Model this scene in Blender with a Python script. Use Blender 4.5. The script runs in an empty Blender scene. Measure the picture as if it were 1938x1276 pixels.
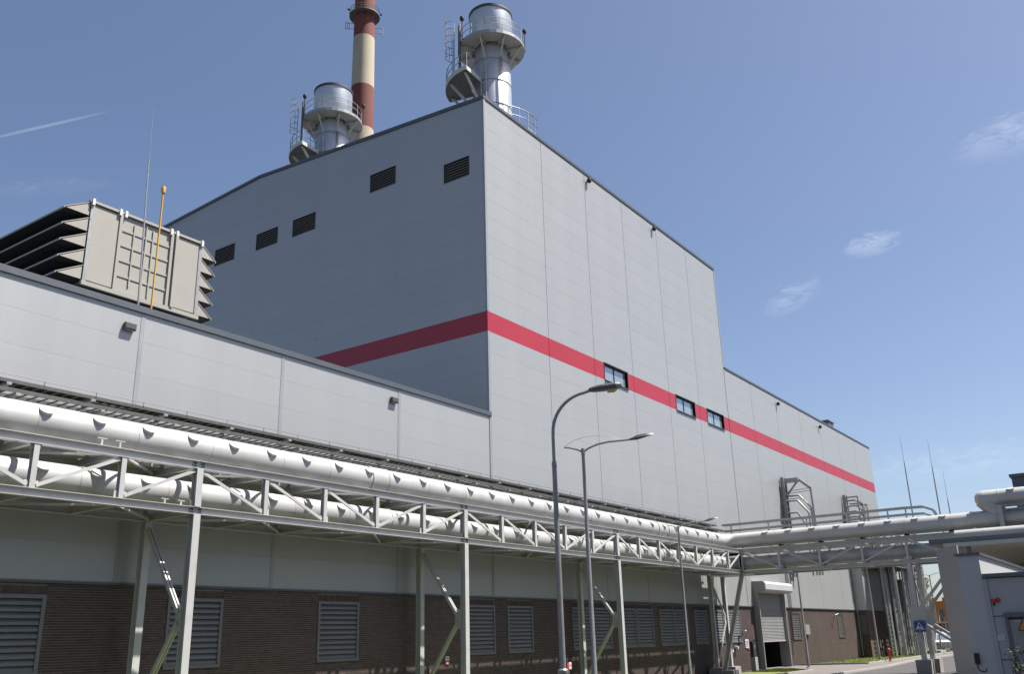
import bpy, math, random
import numpy as np
from mathutils import Vector, Matrix
random.seed(7)
R_=math.radians
scene=bpy.context.scene
col=scene.collection
# ---------------------------------------------------------------- camera
CAM=Vector((0,-26.29,2.5)); FOC=1726.965; PW,PH=1938.0,1276.0
def cam_basis(yaw,pitch,roll):
    fwd=Vector((math.sin(yaw)*math.cos(pitch),math.cos(yaw)*math.cos(pitch),math.sin(pitch)))
    right=Vector((math.cos(yaw),-math.sin(yaw),0)); up=right.cross(fwd)
    cr,sr=math.cos(roll),math.sin(roll)
    return right*cr+up*sr, up*cr-right*sr, fwd
BR,BU,BF=cam_basis(0.96768,0.321934,-0.028891)
cd=bpy.data.cameras.new('camera'); cam=bpy.data.objects.new('camera',cd); col.objects.link(cam)
cd.sensor_width=36; cd.sensor_fit='HORIZONTAL'; cd.lens=36*FOC/PW; cd.clip_start=.1; cd.clip_end=5000
m=Matrix.Identity(4)
for i in range(3):
    m[i][0]=BR[i]; m[i][1]=BU[i]; m[i][2]=-BF[i]; m[i][3]=CAM[i]
cam.matrix_world=m; scene.camera=cam
def ray(px,py): return BR*((px-PW/2)/FOC)-BU*((py-PH/2)/FOC)+BF
def inview(p):
    d=Vector(p)-CAM; z=d.dot(BF)
    if z<=0: return None
    return PW/2+FOC*d.dot(BR)/z, PH/2-FOC*d.dot(BU)/z
# ---------------------------------------------------------------- sun + sky
LDIR=Vector((-.70,1,-2.30)).normalized()          # travel direction of the sunlight
sd=bpy.data.lights.new('sun','SUN'); sd.energy=5.0; sd.angle=R_(.53); sd.color=(1,.955,.88)
sun=bpy.data.objects.new('sun',sd); col.objects.link(sun)
sun.rotation_euler=(-LDIR).to_track_quat('Z','Y').to_euler(); sun.location=(40,-60,120)
world=bpy.data.worlds.new('World'); scene.world=world; world.use_nodes=True
wn=world.node_tree.nodes; wl=world.node_tree.links; wn.clear()
sky=wn.new('ShaderNodeTexSky'); sky.sky_type='NISHITA'; sky.sun_disc=False
sky.sun_elevation=math.asin(-LDIR.z); sky.sun_rotation=math.atan2(-LDIR.x,-LDIR.y)
sky.altitude=120; sky.air_density=.85; sky.dust_density=1.5; sky.ozone_density=2.6
bg=wn.new('ShaderNodeBackground'); bg.inputs[1].default_value=.072
wo=wn.new('ShaderNodeOutputWorld'); wl.new(bg.outputs[0],wo.inputs[0])
geo=wn.new('ShaderNodeTexCoord')
def wmath(op,a,b=None):
    n=wn.new('ShaderNodeMath'); n.operation=op
    for i,v in enumerate((a,b)):
        if v is None: continue
        if isinstance(v,(int,float)): n.inputs[i].default_value=v
        else: wl.new(v,n.inputs[i])
    return n.outputs[0]
def wdot(vec):
    n=wn.new('ShaderNodeVectorMath'); n.operation='DOT_PRODUCT'; wl.new(geo.outputs['Generated'],n.inputs[0]); n.inputs[1].default_value=tuple(vec); return n.outputs['Value']
_u,_v=wdot(ray(1710,448)-ray(1590,478)),wdot(ray(1650,463).cross(ray(1710,448)-ray(1590,478)))
def cloud_noise():
    cmb=wn.new('ShaderNodeCombineXYZ'); wl.new(wmath('MULTIPLY',_u,13.0*55),cmb.inputs[0]); wl.new(wmath('MULTIPLY',_v,13.0*150),cmb.inputs[1])
    nz=wn.new('ShaderNodeTexNoise'); nz.noise_dimensions='2D'; nz.inputs['Scale'].default_value=1; nz.inputs['Detail'].default_value=5; nz.inputs['Roughness'].default_value=.62
    nz.inputs['Distortion'].default_value=.5
    wl.new(cmb.outputs[0],nz.inputs[0]); return nz.outputs[0]
NZ=cloud_noise(); NZC=wmath('SUBTRACT',NZ,.5); NZW=wmath('MINIMUM',wmath('MAXIMUM',wmath('MULTIPLY',wmath('SUBTRACT',NZ,.30),2.0),0),1.15)
total=None
# wisps of cirrus: end points of the long axis (as sky directions), half width, strength
for (a,b,hw,st,sc,wisp) in (((1590,478),(1712,448),.013,.36,60,1),((1440,598),(1560,528),.016,.20,60,1),((1790,300),(2060,205),.022,.24,45,1),
    ((-60,272),(216,208),.0017,.14,40,0),((1600,905),(2050,850),.020,.16,30,1),((-80,362),(240,346),.009,.06,40,1),((2300,520),(2600,430),.03,.4,40,1),((-900,400),(-600,300),.03,.4,40,1)):
    A=ray(*a).normalized(); B=ray(*b).normalized(); mid=((A+B)/2).normalized()
    u=(B-A); hl=u.length/2; u.normalize(); v=mid.cross(u).normalized(); u=v.cross(mid).normalized()
    du,dv,dm=wdot(u),wdot(v),wdot(mid)
    dv2=wmath('ADD',dv,wmath('MULTIPLY',NZC,hw*(1.4 if wisp else .25)))
    e=wmath('ADD',wmath('POWER',wmath('DIVIDE',du,hl),2.0) ,wmath('POWER',wmath('DIVIDE',dv2,hw),2.0))
    g=wmath('MAXIMUM',wmath('SUBTRACT',1.0,e),0.0)
    if wisp: g=wmath('MULTIPLY',g,NZW)
    g=wmath('MULTIPLY',g,wmath('GREATER_THAN',dm,0.3))
    g=wmath('MULTIPLY',g,st)
    total=g if total is None else wmath('ADD',total,g)
mix=wn.new('ShaderNodeMixRGB'); mix.use_clamp=False
wl.new(wmath('MINIMUM',total,.85),mix.inputs[0]); tint=wn.new('ShaderNodeMixRGB'); tint.blend_type='MULTIPLY'; tint.inputs[0].default_value=1; wl.new(sky.outputs[0],tint.inputs[1]); tint.inputs[2].default_value=(1.05,.995,.965,1); wl.new(tint.outputs[0],mix.inputs[1]); mix.inputs[2].default_value=(7.4,7.7,8.6,1)
wl.new(mix.outputs[0],bg.inputs[0])
scene.view_settings.view_transform='Standard'; scene.view_settings.look='None'
scene.view_settings.exposure=1.1; scene.view_settings.gamma=1
scene.render.engine='CYCLES'
scene.cycles.max_bounces=7; scene.cycles.diffuse_bounces=3; scene.cycles.glossy_bounces=3; scene.cycles.transmission_bounces=2; scene.cycles.caustics_reflective=False; scene.cycles.caustics_refractive=False
# ---------------------------------------------------------------- materials
MAT={}
ALB=.75     # common albedo scale of all surfaces
def mat(name,colr,rough=.6,metal=0,var=.08,scale=1.5,bump=0,bscale=20,objvar=0,island=0,stretch=(1,1,1),spec=.5,dirt=None,dscale=.6,damt=.0,coat=0):
    mt=bpy.data.materials.new(name); mt.use_nodes=True; nt=mt.node_tree; N=nt.nodes; L=nt.links
    colr=tuple(c*ALB for c in colr); dirt=tuple(c*ALB for c in dirt) if dirt else None
    p=N['Principled BSDF']; p.inputs['Roughness'].default_value=rough; p.inputs['Metallic'].default_value=metal
    p.inputs['Specular IOR Level'].default_value=spec
    tc=N.new('ShaderNodeTexCoord'); mp=N.new('ShaderNodeMapping'); L.new(tc.outputs['Object'],mp.inputs[0]); mp.inputs['Scale'].default_value=stretch
    nz=N.new('ShaderNodeTexNoise'); nz.inputs['Scale'].default_value=scale; nz.inputs['Detail'].default_value=5; L.new(mp.outputs[0],nz.inputs[0])
    val=N.new('ShaderNodeMapRange'); L.new(nz.outputs[0],val.inputs[0]); val.inputs[1].default_value=.25; val.inputs[2].default_value=.75
    val.inputs[3].default_value=1-var; val.inputs[4].default_value=1+var
    cur=val.outputs[0]
    def mul(a,b):
        n=N.new('ShaderNodeMath'); n.operation='MULTIPLY'; L.new(a,n.inputs[0]); L.new(b,n.inputs[1]); return n.outputs[0]
    if objvar:
        oi=N.new('ShaderNodeObjectInfo'); mr=N.new('ShaderNodeMapRange'); L.new(oi.outputs['Random'],mr.inputs[0]); mr.inputs[3].default_value=1-objvar; mr.inputs[4].default_value=1+objvar; cur=mul(cur,mr.outputs[0])
    if island:
        gi=N.new('ShaderNodeNewGeometry'); mr=N.new('ShaderNodeMapRange'); L.new(gi.outputs['Random Per Island'],mr.inputs[0]); mr.inputs[3].default_value=1-island; mr.inputs[4].default_value=1+island; cur=mul(cur,mr.outputs[0])
    vm=N.new('ShaderNodeVectorMath'); vm.operation='SCALE'; vm.inputs[0].default_value=colr; L.new(cur,vm.inputs['Scale'])
    out=vm.outputs[0]
    if dirt:
        n2=N.new('ShaderNodeTexNoise'); n2.inputs['Scale'].default_value=dscale; n2.inputs['Detail'].default_value=8; n2.inputs['Roughness'].default_value=.65; L.new(mp.outputs[0],n2.inputs[0])
        r2=N.new('ShaderNodeMapRange'); L.new(n2.outputs[0],r2.inputs[0]); r2.inputs[1].default_value=.5; r2.inputs[2].default_value=.72; r2.inputs[3].default_value=0; r2.inputs[4].default_value=damt
        mx=N.new('ShaderNodeMixRGB'); L.new(r2.outputs[0],mx.inputs[0]); L.new(out,mx.inputs[1]); mx.inputs[2].default_value=(*dirt,1); out=mx.outputs[0]
    L.new(out,p.inputs['Base Color'])
    rr=N.new('ShaderNodeMapRange'); L.new(nz.outputs[0],rr.inputs[0]); rr.inputs[3].default_value=max(.02,rough-.07); rr.inputs[4].default_value=min(1,rough+.07); L.new(rr.outputs[0],p.inputs['Roughness'])
    if coat: p.inputs['Coat Weight'].default_value=coat
    if bump:
        bn=N.new('ShaderNodeTexNoise'); bn.inputs['Scale'].default_value=bscale; bn.inputs['Detail'].default_value=4; L.new(mp.outputs[0],bn.inputs[0])
        bp=N.new('ShaderNodeBump'); bp.inputs['Strength'].default_value=bump; bp.inputs['Distance'].default_value=.02; L.new(bn.outputs[0],bp.inputs['Height']); L.new(bp.outputs[0],p.inputs['Normal'])
    MAT[name]=mt; return mt
mat('cladding',(.505,.512,.510),.42,.35,var=.02,scale=.5,objvar=.014,bump=.10,bscale=.55,stretch=(1.6,1.6,.10),dirt=(.42,.415,.40),dscale=1.1,damt=.13)
mat('joint',(.27,.275,.28),.7,0,var=.05)
mat('stripe_red',(.46,.028,.050),.42,.0,var=.03,scale=.5,objvar=.02)
mat('flashing',(.13,.145,.165),.45,.3,var=.06)
mat('trim_grey',(.42,.43,.445),.45,.35,var=.04)
mat('brick',(.098,.064,.058),.85,0,var=.10,scale=9,objvar=.22,island=.26,bump=.35,bscale=60,dirt=(.17,.13,.115),dscale=.5,damt=.35)
mat('mortar',(.29,.265,.245),.95,0,var=.12,scale=6,bump=.3,bscale=80)
mat('louver_grey',(.235,.24,.25),.45,.3,var=.04,objvar=.03)
mat('dark_void',(.012,.012,.013),.9)
mat('steel_paint',(.57,.575,.565),.42,.0,var=.05,scale=2.5,dirt=(.40,.34,.26),dscale=1.9,damt=.3,objvar=.05)
mat('pipe_sheet',(.52,.52,.512),.45,.12,var=.05,scale=.8,objvar=.035,bump=.16,bscale=1.8,dirt=(.40,.38,.335),dscale=1.1,damt=.5)
mat('galvanised',(.42,.43,.435),.45,.4,var=.12,scale=6,objvar=.05)
mat('tray_steel',(.17,.165,.155),.5,.6,var=.15,scale=5)
mat('lamp_steel',(.33,.33,.33),.42,.35,var=.1,scale=5)
mat('lamp_housing',(.11,.11,.105),.45,.3,var=.08)
mat('stack_sheet',(.66,.69,.72),.40,.62,var=.06,scale=1.2,bump=.05,bscale=2.5)
mat('stack_rim',(.10,.10,.10),.6,.5)
mat('platform_beige',(.70,.68,.62),.6,.1,var=.06)
mat('vent_brown',(.17,.155,.14),.6,.1,var=.1)
mat('grating_dark',(.22,.215,.20),.7,.3,var=.1)
mat('beige_sheet',(.42,.40,.355),.5,.0,var=.03,scale=1.0,dirt=(.42,.39,.33),dscale=.8,damt=.25)
mat('rubber_black',(.02,.02,.022),.7)
mat('yellow_paint',(.72,.40,.03),.5,0,var=.06)
mat('orange_paint',(.66,.25,.03),.5,0,var=.08)
mat('concrete',(.40,.385,.36),.9,0,var=.10,scale=2,bump=.25,bscale=30,dirt=(.28,.26,.24),dscale=1.5,damt=.4)
mat('dark_fin',(.30,.30,.29),.6,0,var=.04,scale=.8)
mat('shed_white',(.58,.58,.58),.55,0,var=.03,scale=.7)
mat('shed_panel',(.46,.455,.47),.5,.1,var=.03,objvar=.02)
mat('door_grey',(.33,.32,.31),.5,.1,var=.04)
mat('soffit',(.55,.53,.46),.7,0,var=.05)
mat('sign_red',(.55,.03,.03),.5,0); mat('sign_white',(.78,.78,.78),.5,0,var=.02); mat('sign_blue',(.02,.07,.34),.45,0,var=.04); mat('sign_black',(.02,.02,.02),.5,0)
mat('sign_yellow',(.75,.33,.02),.5,0,var=.04)
mat('asphalt',(.075,.072,.072),.9,0,var=.18,scale=1.2,bump=.4,bscale=120,dirt=(.11,.10,.095),dscale=.25,damt=.6)
mat('yard',(.065,.062,.058),.95,0,var=.15,scale=.6,bump=.3,bscale=60)
mat('paver',(.17,.152,.14),.9,0,var=.14,scale=1.0,bump=.3,bscale=60,dirt=(.22,.20,.18),dscale=.4,damt=.5)
mat('kerb_stone',(.42,.41,.39),.9,0,var=.1,scale=3,bump=.2,bscale=40)
mat('lawn',(.15,.19,.022),.9,0,var=.25,scale=1.5,bump=.6,bscale=60,dirt=(.19,.17,.035),dscale=.5,damt=.5)
mat('leaf',(.055,.10,.025),.55,0,var=.3,scale=2,island=.35); mat('leaf_dark',(.035,.045,.022),.85,0,var=.3,scale=4,island=.4)
mat('bark',(.10,.075,.055),.9,0,var=.25,scale=6,bump=.5,bscale=25)
mat('car_paint',(.72,.72,.73),.25,.0,var=.01,coat=.6); mat('tyre',(.02,.02,.02),.8)
mat('warm_lens',(.55,.42,.20),.25,0,var=.1)
mat('chimney_red',(.21,.062,.047),.85,0,var=.16,scale=.35,stretch=(1,1,.35),bump=.25,bscale=3,dirt=(.16,.085,.075),dscale=.25,damt=.65)
mat('chimney_cream',(.56,.49,.36),.85,0,var=.12,scale=.35,stretch=(1,1,.3),bump=.25,bscale=3,dirt=(.36,.31,.24),dscale=.3,damt=.6)
mat('shutter_grey',(.36,.365,.365),.45,.3,var=.03)
mat('far_wall',(.36,.33,.31),.8,0,var=.06)
mat('far_blue',(.13,.145,.18),.6,.1,var=.05)
def glass():
    mt=bpy.data.materials.new('window_glass'); mt.use_nodes=True; nt=mt.node_tree; p=nt.nodes['Principled BSDF']
    nz=nt.nodes.new('ShaderNodeTexNoise'); nz.inputs['Scale'].default_value=.8
    mr=nt.nodes.new('ShaderNodeMapRange'); nt.links.new(nz.outputs[0],mr.inputs[0]); mr.inputs[3].default_value=.02; mr.inputs[4].default_value=.09
    nt.links.new(mr.outputs[0],p.inputs['Roughness'])
    p.inputs['Base Color'].default_value=(.42,.47,.50,1); p.inputs['Metallic'].default_value=.6; p.inputs['Specular IOR Level'].default_value=.9
    MAT['window_glass']=mt
glass()
# ---------------------------------------------------------------- mesh helpers
ORG={}
class MB:
    def __init__(s): s.v=[]; s.f=[]
    def add(s,vs,fs):
        o=len(s.v); s.v.extend([tuple(p) for p in vs]); s.f.extend([tuple(i+o for i in f) for f in fs]); return s
    def box(s,x0,x1,y0,y1,z0,z1):
        return s.add([(x0,y0,z0),(x1,y0,z0),(x1,y1,z0),(x0,y1,z0),(x0,y0,z1),(x1,y0,z1),(x1,y1,z1),(x0,y1,z1)],
            [(3,2,1,0),(4,5,6,7),(0,1,5,4),(1,2,6,5),(2,3,7,6),(3,0,4,7)])
    def obox(s,c,ax,ay,az):
        c,ax,ay,az=map(Vector,(c,ax,ay,az)); vs=[c+ax*a+ay*b+az*d for d in(-1,1) for a,b in((-1,-1),(1,-1),(1,1),(-1,1))]
        return s.add(vs,[(3,2,1,0),(4,5,6,7),(0,1,5,4),(1,2,6,5),(2,3,7,6),(3,0,4,7)])
    def frame(s,p,q,up):
        d=(Vector(q)-Vector(p)); L=d.length; d.normalize(); up=Vector(up)
        if abs(d.dot(up))>.98: up=Vector((1,0,0)) if abs(d.x)<.9 else Vector((0,1,0))
        side=d.cross(up).normalized(); up=side.cross(d).normalized(); return d,side,up,L
    def beam(s,p,q,w,h,up=(0,0,1)):
        d,side,u,L=s.frame(p,q,up); c=(Vector(p)+Vector(q))/2
        return s.obox(c,d*L/2,side*w/2,u*h/2)
    def ibeam(s,p,q,h,b,tf,tw,up=(0,0,1)):
        d,side,u,L=s.frame(p,q,up); c=(Vector(p)+Vector(q))/2
        s.obox(c+u*(h/2-tf/2),d*L/2,side*b/2,u*tf/2); s.obox(c-u*(h/2-tf/2),d*L/2,side*b/2,u*tf/2)
        return s.obox(c,d*L/2,side*tw/2,u*(h/2-tf))
    def tube(s,p,q,r0,r1=None,n=12,cap=True):
        r1=r0 if r1 is None else r1
        d,a,b,L=s.frame(p,q,(0,0,1)); p=Vector(p); q=Vector(q); vs=[]
        for c,r in((p,r0),(q,r1)):
            for i in range(n):
                t=2*math.pi*i/n; vs.append(c+a*(math.cos(t)*r)+b*(math.sin(t)*r))
        fs=[(i,(i+1)%n,n+(i+1)%n,n+i) for i in range(n)]
        if cap: fs+=[tuple(range(n-1,-1,-1)),tuple(range(n,2*n))]
        return s.add(vs,fs)
    def path(s,pts,r,n=10,cap=True):
        pts=[Vector(p) for p in pts]; rs=r if isinstance(r,(list,tuple)) else [r]*len(pts); vs=[]; prev=None
        for k,p in enumerate(pts):
            d=(pts[min(k+1,len(pts)-1)]-pts[max(k-1,0)]).normalized()
            if prev is None:
                up=Vector((0,0,1)) if abs(d.z)<.95 else Vector((1,0,0)); a=d.cross(up).normalized()
            else: a=(prev-d*prev.dot(d)).normalized()
            prev=a; b=a.cross(d)
            for i in range(n):
                t=2*math.pi*i/n; vs.append(p+a*(math.cos(t)*rs[k])+b*(math.sin(t)*rs[k]))
        fs=[(k*n+i,(k+1)*n+i,(k+1)*n+(i+1)%n,k*n+(i+1)%n) for k in range(len(pts)-1) for i in range(n)]
        if cap: fs+=[tuple(range(n)),tuple(range((len(pts)-1)*n+n-1,(len(pts)-1)*n-1,-1))]
        return s.add(vs,fs)
    def lathe(s,prof,c=(0,0,0),n=40,a0=0,a1=2*math.pi,close=False):
        full=abs(a1-a0-2*math.pi)<1e-6; m_=n if full else n+1; vs=[]
        for r,z in prof:
            for i in range(m_):
                t=a0+(a1-a0)*i/n; vs.append((c[0]+r*math.cos(t),c[1]+r*math.sin(t),c[2]+z))
        K=len(prof); fs=[]
        rng=range(K) if close else range(K-1)
        for k in rng:
            k2=(k+1)%K
            for i in range(n):
                j=(i+1)%m_; fs.append((k*m_+i,k*m_+j,k2*m_+j,k2*m_+i))
        if close and not full:
            fs.append(tuple(k*m_ for k in range(K))); fs.append(tuple(k*m_+m_-1 for k in range(K-1,-1,-1)))
        return s.add(vs,fs)
    def extr(s,poly,vec):
        vec=Vector(vec); n=len(poly); a=[Vector(p) for p in poly]; b=[p+vec for p in a]
        return s.add(a+b,[tuple(range(n-1,-1,-1)),tuple(range(n,2*n))]+[(i,(i+1)%n,n+(i+1)%n,n+i) for i in range(n)])
    def mesh(s,name,org=(0,0,0)):
        me=bpy.data.meshes.new(name); o=Vector(org); me.from_pydata([tuple(Vector(p)-o) for p in s.v],[],s.f); me.update(); return me
    def build(s,name,material,parent=None,smooth=False,kind=None):
        org=ORG.get(parent.name,(0,0,0)) if parent else (0,0,0)
        me=s.mesh(name,org); me.materials.append(MAT[material])
        if smooth:
            for p in me.polygons: p.use_smooth=True
            try: me.set_sharp_from_angle(angle=R_(35))
            except Exception: pass
        o=bpy.data.objects.new(name,me); col.objects.link(o)
        if parent: o.parent=parent; ORG[o.name]=org
        if kind: o['kind']=kind
        return o
def inst(name,me,parent,loc):
    o=bpy.data.objects.new(name,me); col.objects.link(o); o.parent=parent
    g=ORG.get(parent.name,(0,0,0)); o.location=(loc[0]-g[0],loc[1]-g[1],loc[2]-g[2]); return o
def thing(name,label,cat,loc=(0,0,0),group=None):
    o=bpy.data.objects.new(name,None); o.empty_display_size=.3; col.objects.link(o); o.location=loc; ORG[o.name]=tuple(loc)
    o['label']=label; o['category']=cat
    if group: o['group']=group
    return o
def tag(o,label,cat,group=None):
    o['label']=label; o['category']=cat
    if group: o['group']=group
    return o
def struct(o): o['kind']='structure'; return o
def copy_tree(o,parent=None):
    c=o.copy(); col.objects.link(c); c.parent=parent
    for ch in [x for x in CH.get(o.name,[])]: copy_tree(ch,c)
    return c
CH={}
def index_children():
    CH.clear()
    for o in bpy.data.objects:
        if o.parent: CH.setdefault(o.parent.name,[]).append(o)
MESH={}
def panel_mesh(w,h,mtl,t=.08,bev=.002):
    """cladding panel: front on y=0, x 0..w, z 0..h, chamfered front edge"""
    key=('p',round(w,2),round(h,2),mtl)
    if key in MESH: return MESH[key]
    b=MB(); o=[(0,t,0),(w,t,0),(w,t,h),(0,t,h)]; k=[(0,bev,0),(w,bev,0),(w,bev,h),(0,bev,h)]; f=[(bev,0,bev),(w-bev,0,bev),(w-bev,0,h-bev),(bev,0,h-bev)]
    b.add(o+k+f,[(8,9,10,11)]+[(4+i,4+(i+1)%4,8+(i+1)%4,8+i) for i in range(4)]+[(i,(i+1)%4,4+(i+1)%4,4+i) for i in range(4)])
    me=b.mesh('wall_panel'); me.materials.append(MAT[mtl]); MESH[key]=me; return me
def cells(x0,x1,z0,z1,holes):
    """rectangles left of x0..x1,z0..z1 after cutting holes (hx0,hx1,hz0,hz1)"""
    xs=sorted({x0,x1,*[min(max(h[i],x0),x1) for h in holes for i in(0,1)]}); zs=sorted({z0,z1,*[min(max(h[i],z0),z1) for h in holes for i in(2,3)]})
    out=[]
    for i in range(len(xs)-1):
        run=None
        for j in range(len(zs)-1):
            cx,cz=(xs[i]+xs[i+1])/2,(zs[j]+zs[j+1])/2
            inside=any(h[0]<cx<h[1] and h[2]<cz<h[3] for h in holes)
            if not inside:
                if run and abs(run[3]-zs[j])<1e-9: run[3]=zs[j+1]
                else:
                    run=[xs[i],xs[i+1],zs[j],zs[j+1]]; out.append(run)
            else: run=None
    return out
# ================================================================ GROUND
def sheet(name,pts,z,mtl):
    b=MB(); b.add([(x,y,z) for x,y in pts],[tuple(range(len(pts)))]); return struct(b.build(name,mtl))
sheet('ground',[(-900,-900),(1600,-900),(1600,1200),(-900,1200)],-.012,'yard')
road=sheet('road',[(-200,-15.5),(46,-15.5),(64,-14.2),(300,-14.2),(300,-7.6),(84,-7.6),(72,-8.6),(-200,-8.6)],-.004,'asphalt')
sheet('pavement',[(-60,-8.3),(71.8,-8.3),(83.8,-7.3),(160,-7.3),(160,-5.2),(79,-5.2),(76.6,-.3),(69.4,-.3),(69.2,-2.4),(66,-5.0),(-60,-5.0)],.003,'paver')
sheet('lawn_strip',[(-60,-4.85),(65.8,-4.85),(68.9,-2.3),(69.2,-1.2),(-60,-1.2)],.02,'lawn')
sheet('lawn',[(79.3,-5.05),(98.5,-5.05),(98.5,-.2),(77.4,-.2)],.02,'lawn')
sheet('far_lawn',[(98.5,-5.05),(115,-5.05),(115,-1.2),(98.5,-1.2)],.021,'lawn')
sheet('gravel_strip',[(-60,-1.1),(68,-1.1),(68,.2),(-60,.2)],.004,'yard')
for nm,pts in (('kerb',[(79.2,-5.15),(115,-5.15)]),('kerb',[(-60,-4.95),(65.9,-4.95),(69.05,-2.35)]),('kerb',[(-60,-8.45),(71.8,-8.45),(83.8,-7.45),(160,-7.45)]),('kerb',[(79.15,-5.1),(77.25,-.25)])):
    b=MB()
    for p,q in zip(pts[:-1],pts[1:]): b.beam((*p,.02),(*q,.02),.14,.2)
    struct(b.build(nm,'kerb_stone'))
# zebra crossing painted on the road, each stripe one piece of the road
for k in range(7):
    b=MB(); y=-14.0+k*1.0; b.box(52.6,56.2,y,y+.5,-.0035,.0015); b.build('zebra_stripe','sign_white',road)
sheet('bounce_paving',[(28,-40),(66,-40),(66,-16.2),(47,-16.2),(28,-20)],-.008,'concrete')  # pale paving added mostly out of view, bounces light up to the canopy soffit
# grass blades along the visible lawn
b=MB(); rg=random.Random(3)
for k in range(16000):
    if k%3: x=rg.uniform(64,69); y=rg.uniform(-4.8,-1.3)
    else: x=rg.uniform(77.6,112); y=rg.uniform(-5.0,-.3 if x<96 else -1.3)
    if k%3 and x>65.8 and y< -4.85+(x-65.8)*.82: continue
    if k%3==0 and x<79.3 and y< -5+ (79.3-x)*2.6: continue
    a=rg.uniform(0,6.28); h=rg.uniform(.04,.11); w=.02
    b.add([(x-w*math.cos(a),y-w*math.sin(a),.02),(x+w*math.cos(a),y+w*math.sin(a),.02),(x+rg.uniform(-.04,.04),y+rg.uniform(-.04,.04),.02+h)],[(0,1,2)])
g=b.build('grass','lawn',kind='stuff'); tag(g,'short green grass on the lawns beside the halls','grass')
# ================================================================ BUILDINGS
MOD=1.1015; ZJ0=17.74
ZROWS=[ZJ0+MOD*k for k in range(-12,15)]   # 4.52 ... 
ZB=4.5
hall=thing('turbine_hall','long low grey panelled hall with dark brick base and louvred openings behind the pipe bridge','building',(11,0,0))
tall=thing('boiler_house','tallest grey panelled block with red stripe and shaded gable end','building',(36,0,0))
wing=thing('generator_hall','lower grey panelled wing with red stripe and half-open roller door beyond the tall block','building',(68.2,0,0))
GV,GH=.034,.003
def clad_front(bld,edges,ztop,zbot,win=(),stripe=True,GV=GV):
    rows=[z for z in ZROWS if zbot+.02<z<ztop-.05]; zs=[zbot]+rows+[ztop]
    for i in range(len(edges)-1):
        xa,xb=edges[i]+GV/2,edges[i+1]-GV/2
        for j in range(len(zs)-1):
            za,zb=zs[j]+GH/2,zs[j+1]-GH/2
            red=stripe and abs(zs[j]-ZJ0)<.05
            for c in cells(xa,xb,za,zb,[w for w in win if w[0]<xb and w[1]>xa and w[2]<zb and w[3]>za]):
                me=panel_mesh(c[1]-c[0],c[3]-c[2],'stripe_red' if red else 'cladding')
                o=inst('stripe_panel' if red else 'wall_panel',me,bld,(c[0],0,c[2]))
                if red: o['label']='red painted wall panel of the stripe'
EH=[-14.6,-8.6,-2.0,4.6,10.3,16.5,22.55,29.22,36.1]
ET=[36.15,41.85,47.03,52.1,57.45,62.6,68.2]
EW=[68.25,73.9,80.12,86.55,92.95,99.1,105.25,112.0]
WIN=[(48.2,51.25,17.74,18.84),(58.5,61.7,17.74,18.84),(63.95,67.12,17.74,18.84)]
DOOR=(69.4,75.2)
clad_front(hall,EH,13.25,ZB,stripe=False,GV=.016)
clad_front(tall,ET,31.62,ZB,WIN)
clad_front(wing,EW,23.0,ZB,[(DOOR[0],DOOR[1],0,5.6)])
# gable of the tall block (faces -x), roof slopes to a ridge
RY,RZ,EZ=18.9,32.95,31.72; BD=37.8
def gz(y): return EZ+(RZ-EZ)*(y/RY if y<=RY else (BD-y)/(BD-RY))
GE=[.12,6.38,12.7,19.0,25.3,31.6,BD]
VENT=[(21.06,23.08,27.46,28.62),(16.77,18.82,27.46,28.58),(13.28,15.31,27.43,28.57),(6.56,8.56,28.42,29.57),(1.07,2.83,27.15,28.31)]
rows=[z for z in ZROWS if 12.9<z<32.9]; zs=[12.9]+rows+[33.2]
for i in range(len(GE)-1):
    ya,yb=GE[i]+.002,GE[i+1]-.002
    for j in range(len(zs)-1):
        za,zb=zs[j]+GH/2,zs[j+1]-GH/2
        red=abs(zs[j]-ZJ0)<.05
        for c in cells(ya,yb,za,zb,[v for v in VENT if v[0]<yb and v[1]>ya and v[2]<zb and v[3]>za]):
            z1a=min(c[3],gz(c[0])-.1); z1b=min(c[3],gz(c[1])-.1)
            if z1a<c[2]+.02 and z1b<c[2]+.02: continue
            z1a=max(z1a,c[2]+.005); z1b=max(z1b,c[2]+.005)
            x0=35.98; t=.08; e=.002
            b=MB(); P=[(c[0],c[2]),(c[1],c[2]),(c[1],z1b),(c[0],z1a)]; mid=((c[0]+c[1])/2,(c[2]+c[3])/2)
            Pi=[(p[0]+(e if p[0]<mid[0] else -e),p[1]+(e if k<2 else -e)) for k,p in enumerate(P)]
            b.add([(x0+t,*p) for p in P]+[(x0+e,*p) for p in P]+[(x0,*p) for p in Pi],[(11,10,9,8)]+[(8+i2,8+(i2+1)%4,4+(i2+1)%4,4+i2) for i2 in range(4)]+[(4+i2,4+(i2+1)%4,(i2+1)%4,i2) for i2 in range(4)])
            o=b.build('stripe_panel' if red else 'wall_panel','stripe_red' if red else 'cladding',tall)
            if red: o['label']='red painted wall panel of the stripe'
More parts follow.
